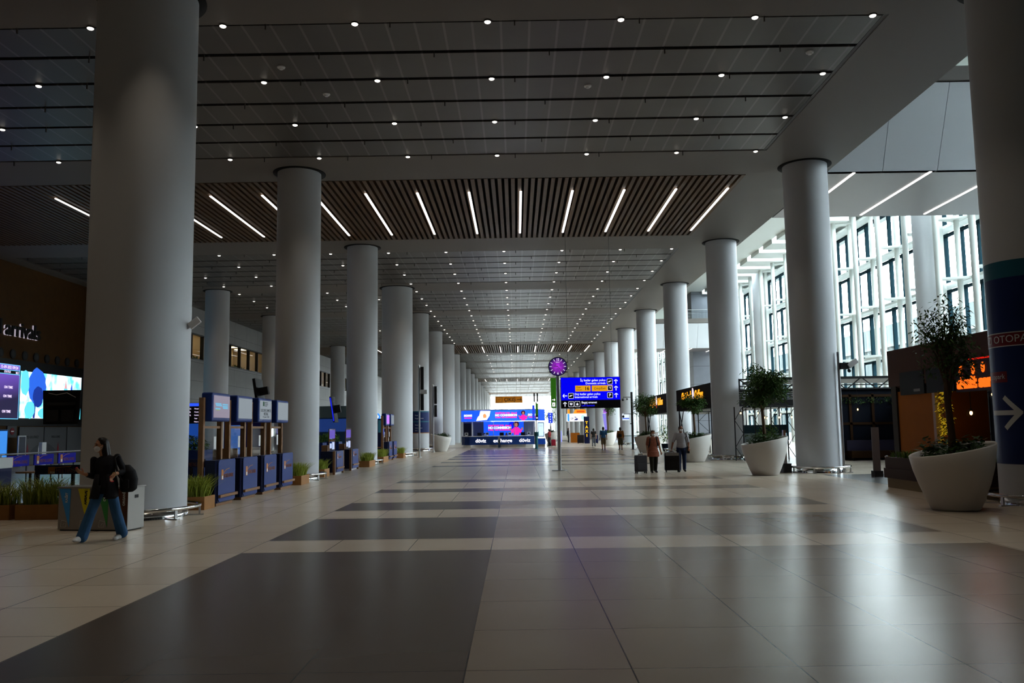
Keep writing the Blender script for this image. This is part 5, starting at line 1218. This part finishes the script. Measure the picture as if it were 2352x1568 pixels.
def foot(b, an, toe, s=1):
    d = (toe-an); d.z = 0; L = d.length; d.normalize(); a = math.atan2(d.y, d.x); M = Matrix.Rotation(a, 3, 'Z')
    pit = toe.z-an.z
    b.ell((an+toe)/2+V(0,0,-.015), (L*.62, .045*s, .042*s), 16, 8, M @ Matrix.Rotation(-math.atan2(pit+.05, L)*.6, 3, 'Y')); b.ell(an+V(0,0,-.025)-d*.015, (.05*s, .042*s, .045*s), 12, 8); b.ell(toe+V(0,0,-.01), (.05*s, .04*s, .03*s), 12, 8, M)

def person(label, pos, rz, J, skin, hair, style, masked, top, trou, shoes, sleeve=1.0, leg=1.0, vox=.012, w=1, flare=0, jacket=None, head_rz=0, head_tilt=0, hands=(.3, .3), palm=(V(0,0,-1), V(0,0,-1)), group=None, shirt_hem=0, bald=False, nails=False):
    t = thing('person', label, 'person', pos, rz, group); J = {k: Vector(v) for k, v in J.items()}
    b = MB(); sh = (J['shR'], J['shL'])
    torso(b, J['pel'], J['wai'], J['che'], sh, w*.92)
    b.cap(J['neck'], J['head']+V(0, .012, -.03), .056, .052)
    for s_ in 'LR': limb(b, [J['sh'+s_], J['el'+s_], J['wr'+s_]], [.052*w, .041*w, .028*w]); limb(b, [J['hip'+s_], J['kn'+s_], J['an'+s_]], [.082*w, .056*w, .038*w])
    tips = []
    for i, s_ in enumerate('LR'):
        d = J.get('hd'+s_, J['wr'+s_]+(J['wr'+s_]-J['el'+s_]).normalized()*.1)-J['wr'+s_]; tips += hand(b, J['wr'+s_], d, palm[i], 1, hands[i], (1, -1)[i])
    head(J['head'], head_rz, head_tilt, t, b, skin, hair, style, masked)
    for s_ in 'LR': foot(b, J['an'+s_]-V(0,0,.02), J['toe'+s_], .85)
    blend(b.build('body', skin, t), vox*.7 if vox > .009 else vox, 3)
    if nails:
        for p, d in tips: n = MB(); n.ell(p, (.008, .008, .009), 8, 6); n.build('fingernail', red_nail, t)
    b = MB(); torso(b, J['pel']-V(0,0,shirt_hem), J['wai'], J['che'], sh, w, .012, shirt_hem if shirt_hem > .1 else 0)
    for s_ in 'LR':
        el, wr = J['el'+s_], J['wr'+s_]
        if sleeve <= .5: limb(b, [J['sh'+s_], J['sh'+s_].lerp(el, sleeve*2)], [.068*w, .06*w])
        else: limb(b, [J['sh'+s_], el, el.lerp(wr, (sleeve-.5)*2)], [.060*w, .054*w, .045*w])
    sh_o = blend(b.build('shirt' if jacket is None else 'jacket', top, t), vox, 5)
    if trou:
        b = MB(); b.loft([(J['pel']+V(0,0,.03 if jacket or shirt_hem else .13), .138*w+(.02 if shirt_hem else 0), .108*w), (J['pel'], .178*w, .126*w), (J['pel']-V(0,0,.11), .165*w, .115*w)], 20)
        for s_ in 'LR':
            kn, an, hp = J['kn'+s_], J['an'+s_], J['hip'+s_]
            if leg >= 1: limb(b, [hp, kn, an-V(0,0,.015)], [.098*w, .075*w+flare*.35, .06*w+flare])
            else:
                e = hp.lerp(kn, leg*2) if leg <= .5 else kn.lerp(an, (leg-.5)*2)
                limb(b, [hp, e] if leg <= .5 else [hp, kn, e], [.1*w, .088*w, .075*w])
        blend(b.build('trousers', trou, t), vox, 4)
    for s_ in 'LR':
        b = MB(); foot(b, J['an'+s_]-V(0,0,.015), J['toe'+s_], 1.08); blend(b.build('shoe', shoes, t), min(vox, .012), 3)
    return t
# woman in the foreground: axes as the world (x right, -y towards the camera)
WJ = dict(head=(-.045,-.02,1.575), neck=(-.01,.0,1.40), che=(.035,.0,1.24), wai=(.035,.01,1.06), pel=(.04,.0,.90), shR=(-.155,-.03,1.335), shL=(.205,.03,1.375),
    elR=(-.185,.03,1.06), wrR=(-.235,-.2,1.115), hdR=(-.29,-.27,1.165), elL=(.315,.06,1.13), wrL=(.255,-.15,1.10), hdL=(.17,-.2,.96),
    hipR=(-.045,.0,.86), hipL=(.125,.02,.86), knR=(-.135,-.11,.48), anR=(-.235,-.17,.11), toeR=(-.275,-.31,.075), knL=(.195,.06,.49), anL=(.215,.27,.12), toeL=(.17,.14,.04))
wom = person('woman in black jacket and wide blue jeans walking with a phone and white mask', (-6.86, 14.2, 0), 0, WJ, skin1, hair_d, 'long', True, blk, denim, shoe_w, .78, 1, .009, .93, .035, True, R(-46), R(6), (.55, .3), (V(.5,-.5,-.7), V(-.55,.1,.8)), None, .035, nails=True)
# longer open jacket tails, inner top edge, wrist watch
b = MB(); b.loft([(V(.035,.0,1.1), .155, .125), (V(.035,.005,.92), .19, .15), (V(.02,.01,.74), .215, .165), (V(.0,.02,.70), .215, .16)], 28)
q = MB(); q.v = b.v; q.f = [f for f in b.f if not all(b.v[i][1] < -.085 and -.02 < b.v[i][0] < .12 for i in f) and len(f) == 4]; q.mi = [0]*len(q.f); q.sm = [True]*len(q.f)
o = q.build('jacket_skirt', blk, wom); md = o.modifiers.new('thickness', 'SOLIDIFY'); md.thickness = .012
b = MB(); b.tube([(.25+.031*math.cos(a), -.155+.0*a, 1.10+.031*math.sin(a)) for a in [2*PI*i/12 for i in range(12)]], .006, 6, True); b.build('wrist_watch', mat('gold_metal', (.8, .65, .35), .25, 1), wom)
t = thing('phone', 'dark mobile phone held out by the woman in the black jacket', 'phone', (-7.205, 13.89, 1.185)); t.rotation_euler = (R(-10), R(28), R(14))
MB().box(-.1, .055, -.036, .036, -.004, .004).build('casing', black_pl, t, .003); MB().box(-.095, .05, -.032, .032, .004, .0055).build('screen', mat('dim_phone_screen', (.06, .07, .08), .2), t)
bag_m = mat('black_bag_fabric', (.008, .008, .010), .7)
t = thing('backpack', 'black backpack slung behind the arm of the woman in jeans', 'bag', (-6.86, 14.2, 0))
b = MB(); b.loft([(V(.35,.12,.79), .09, .07), (V(.36,.13,.84), .14, .1), (V(.365,.13,1.0), .15, .115), (V(.345,.13,1.14), .125, .105), (V(.31,.12,1.24), .07, .06)], 22); blend(b.build('bag_body', bag_m, t), .012, 6)
b = MB(); b.tube([(.29,.1,1.24), (.24,.0,1.40), (.215,-.08,1.36), (.26,-.05,1.1), (.34,.03,.92)], .016, 8); b.build('strap', bag_m, t)
b = MB(); b.box(.31, .42, .0, .025, .86, 1.0); b.build('front_pocket', bag_m, t, .008)

def walkJ(h, st=.16, sw=.12, arms=None, lean=0):
    k = h/1.75
    J = dict(head=(0,-.03,1.625), neck=(0,0,1.45), che=(0,0,1.28), wai=(0,0,1.08), pel=(0,0,.93), shR=(-.185,0,1.42), shL=(.185,0,1.42), elR=(-.235,.04+sw*.4,1.13), wrR=(-.245,-.04+sw,.88), elL=(.235,.04-sw*.4,1.13), wrL=(.245,-.02-sw,.88),
        hipR=(-.09,0,.90), hipL=(.09,0,.90), knR=(-.1,-st*.55-.02,.49), anR=(-.105,-st,.10), toeR=(-.125,-st-.15,.04), knL=(.1,st*.3-.03,.49), anL=(.105,st,.12), toeL=(.12,st-.14,.04))
    J.update(arms or {}); return {q: tuple(v*k for v in p) for q, p in J.items()}
floral = mat('orange_red_floral_blouse', (.30, .10, .06), .8, noise=.6, nscale=18); olive = mat('dark_olive_trousers', (.022, .021, .012), .8); grey_shirt = mat('pale_grey_shirt', (.40, .40, .43), .8, noise=.08, nscale=30); dk_jean = mat('dark_blue_jeans', (.012, .022, .06), .8)
w2 = person('woman in orange floral blouse and white mask pulling a grey suitcase', (5.22, 32.8, 0), R(8), walkJ(1.6, .10, .03, dict(wrR=(-.255,-.02,.93), wrL=(.3,-.10,.86), elL=(.27,.03,1.12))), skin1, hair_b, 'bob', True, floral, olive, shoe_d, .42, 1, .012, 1.12, 0, None, R(6), 0, (.9, .5), (V(0,.3,-1), V(-1,0,0)), None, .16)
t = thing('backpack', 'dark backpack worn by the woman in the orange floral blouse', 'bag', (5.22, 32.8, 0)); b = MB(); b.loft([(V(0,.19,.86), .13, .06), (V(0,.21,1.0), .16, .08), (V(0,.2,1.22), .15, .075), (V(0,.17,1.33), .09, .05)], 18); b.build('bag_body', bag_m, t)
b = MB()
for q in (-1, 1): b.tube([(q*.12,.15,1.30), (q*.13,.02,1.365), (q*.125,-.135,1.26), (q*.15,-.14,1.08), (q*.17,.0,.95), (q*.15,.16,.9)], .02, 8)
b.build('strap', bag_m, t)
m2 = person('bald man in pale grey shirt and blue jeans pulling a black suitcase', (6.36, 33.1, 0), R(-6), walkJ(1.77, .13, .02, dict(elR=(-.30,.06,1.13), wrR=(-.36,.10,.86), elL=(.27,.05,1.12), wrL=(.27,-.06,.88))), skin2, hair_d, 'fringe', True, grey_shirt, dk_jean, shoe_d, .45, 1, .012, 1.08, 0, None, R(14), 0, (1.0, .6), (V(0,.3,-1), V(-1,0,0)))
b = MB(); b.tube([(.24,-.04,1.40), (.13,-.145,1.30), (.17,-.15,1.1), (.22,-.06,.95)], .014, 6); t = thing('shoulder_bag', 'small dark shoulder bag at the hip of the bald man', 'bag', (6.36, 33.1, 0)); b.build('strap', bag_m, t); MB().box(.215, .30, -.1, .14, .70, .96).build('bag_body', bag_m, t, .02)
def suitcase(label, x, y, rz, w, h, d, m, top):
    t = thing('suitcase', label, 'suitcase', (x, y, 0), rz, None)
    MB().box(-w/2, w/2, -d/2, d/2, .07, h).build('shell', m, t, .03); MB().box(-w*.36, w*.36, -d/2-.018, -d/2, .14, h*.55).build('front_pocket', m, t, .008)
    b = MB(); b.tube([(-.08, 0, h-.01), (-.08, 0, h+.035), (.08, 0, h+.035), (.08, 0, h-.01)], .012, 8); b.build('grab_handle', black_pl, t)
    b = MB(); b.tube([(-.07, .06, h), (-.07, .06, top), (.07, .06, top), (.07, .06, h)], .009, 8); b.build('pull_handle', metal_steel, t)
    for a in (-1, 1):
        for c in (-1, 1): q = MB(); q.cyl((a*w*.4-.015, c*d*.36, .035), (a*w*.4+.015, c*d*.36, .035), .035, n=14); q.box(a*w*.4-.02, a*w*.4+.02, c*d*.36-.02, c*d*.36+.02, .035, .08); q.build('wheel', black_pl, t)
    return t
suitcase('grey soft suitcase beside the woman in the orange floral blouse', 4.66, 32.3, R(10), .44, .68, .26, mat('slate_suitcase', (.06, .06, .07), .6), .88)
suitcase('large black suitcase with silver wrap beside the bald man', 5.95, 32.95, R(-5), .56, .74, .3, mat('black_suitcase', (.012, .010, .010), .5), .86)
MB().box(-.26, .26, -.154, .154, .62, .74).build('silver_wrap', mat('silver_wrap', (.3, .28, .27), .3, .7), bpy.data.objects['suitcase.001'], .02)
blue_sh = mat('mid_blue_tshirt', (.025, .10, .24), .8); khaki = mat('khaki_shorts', (.13, .09, .045), .8); orng = mat('burnt_orange_shirt', (.20, .075, .012), .8); olive2 = mat('olive_shorts', (.06, .055, .03), .8)
person('man in blue t-shirt and khaki shorts walking away', (6.72, 66.2, 0), PI, walkJ(1.79, .12, .1), skin2, hair_d, 'bob', False, blue_sh, khaki, shoe_d, .42, .55, .014, 1.08)
m4 = person('man in orange shirt with black shoulder bag walking away', (7.95, 65.5, 0), PI, walkJ(1.74, .10, .04), skin2, hair_d, 'bob', False, orng, olive2, shoe_d, .8, .6, .014, 1.15)
t = thing('sling_bag', 'small black sling bag on the back of the man in orange', 'bag', (7.95, 65.5, 0)); MB().box(-.16, .08, -.24, -.15, .98, 1.22).build('bag_body', bag_m, t, .02); b = MB(); b.tube([(-.1,-.19,1.2), (.1,-.17,1.42), (.17,-.02,1.5), (.12,.15,1.35), (-.1,.16,1.1), (-.17,-.02,1.0), (-.14,-.18,1.05)], .014, 6); b.build('strap', bag_m, t)
person('woman in dark vest and grey trousers walking away past the taxi totem', (7.1, 78.8, 0), R(170), walkJ(1.66, .12, .06), skin1, hair_d, 'bob', False, mat('charcoal_vest', (.02, .018, .016), .8), mat('grey_trousers', (.08, .085, .09), .8), shoe_d, .3, 1, .014)
t = thing('person_coat', 'x', 'x'); bpy.data.objects.remove(t)
person('man in red t-shirt beside a red suitcase right of the booth', (3.12, 81.6, 0), R(-120), walkJ(1.68, .14, .05), skin2, hair_d, 'bob', False, mat('dark_red_tshirt', (.22, .02, .02), .8), blk, shoe_d, .42, 1, .014)
suitcase('small red suitcase beside the man in the red t-shirt', 3.5, 81.3, 0, .42, .66, .26, mat('red_suitcase', (.25, .008, .02), .5), 1.0)
person('person in black standing left of the far orange counter', (6.15, 101.6, 0), R(60), walkJ(1.72, .08, .02), skin2, hair_d, 'long', False, blk, blk, shoe_d, .95, 1, .018)
person('person in dark clothes far behind the clock pole', (4.55, 112, 0), PI, walkJ(1.76, .12, .05), skin2, hair_d, 'bob', False, mat('dark_teal_jacket', (.015, .04, .05), .8), blk, shoe_d, .95, 1, .018)
person('cashier in white shirt seated behind the booth counter', (-3.05+.0, 80.9, 0), 0, walkJ(1.35, .03, .02), skin2, hair_d, 'bob', True, mat('white_shirt', (.5, .5, .55), .8), blk, shoe_d, .9, 1, .018)
person('second cashier in dark jacket behind the booth counter', (-.95, 81.0, 0), 0, walkJ(1.34, .03, .02), skin2, hair_d, 'bob', False, mat('dark_navy_jacket', (.01, .012, .025), .8), blk, shoe_d, .9, 1, .018)
suitcase('dark luggage standing beside the yellow taxi totem', 7.0, 93.5, 0, .7, .95, .4, mat('black_suitcase', (.012, .010, .010), .5), 1.1)
suitcase('dark blue luggage behind the woman in the dark vest', 8.5, 92.5, 0, .6, .9, .35, navy_dark, 1.1)
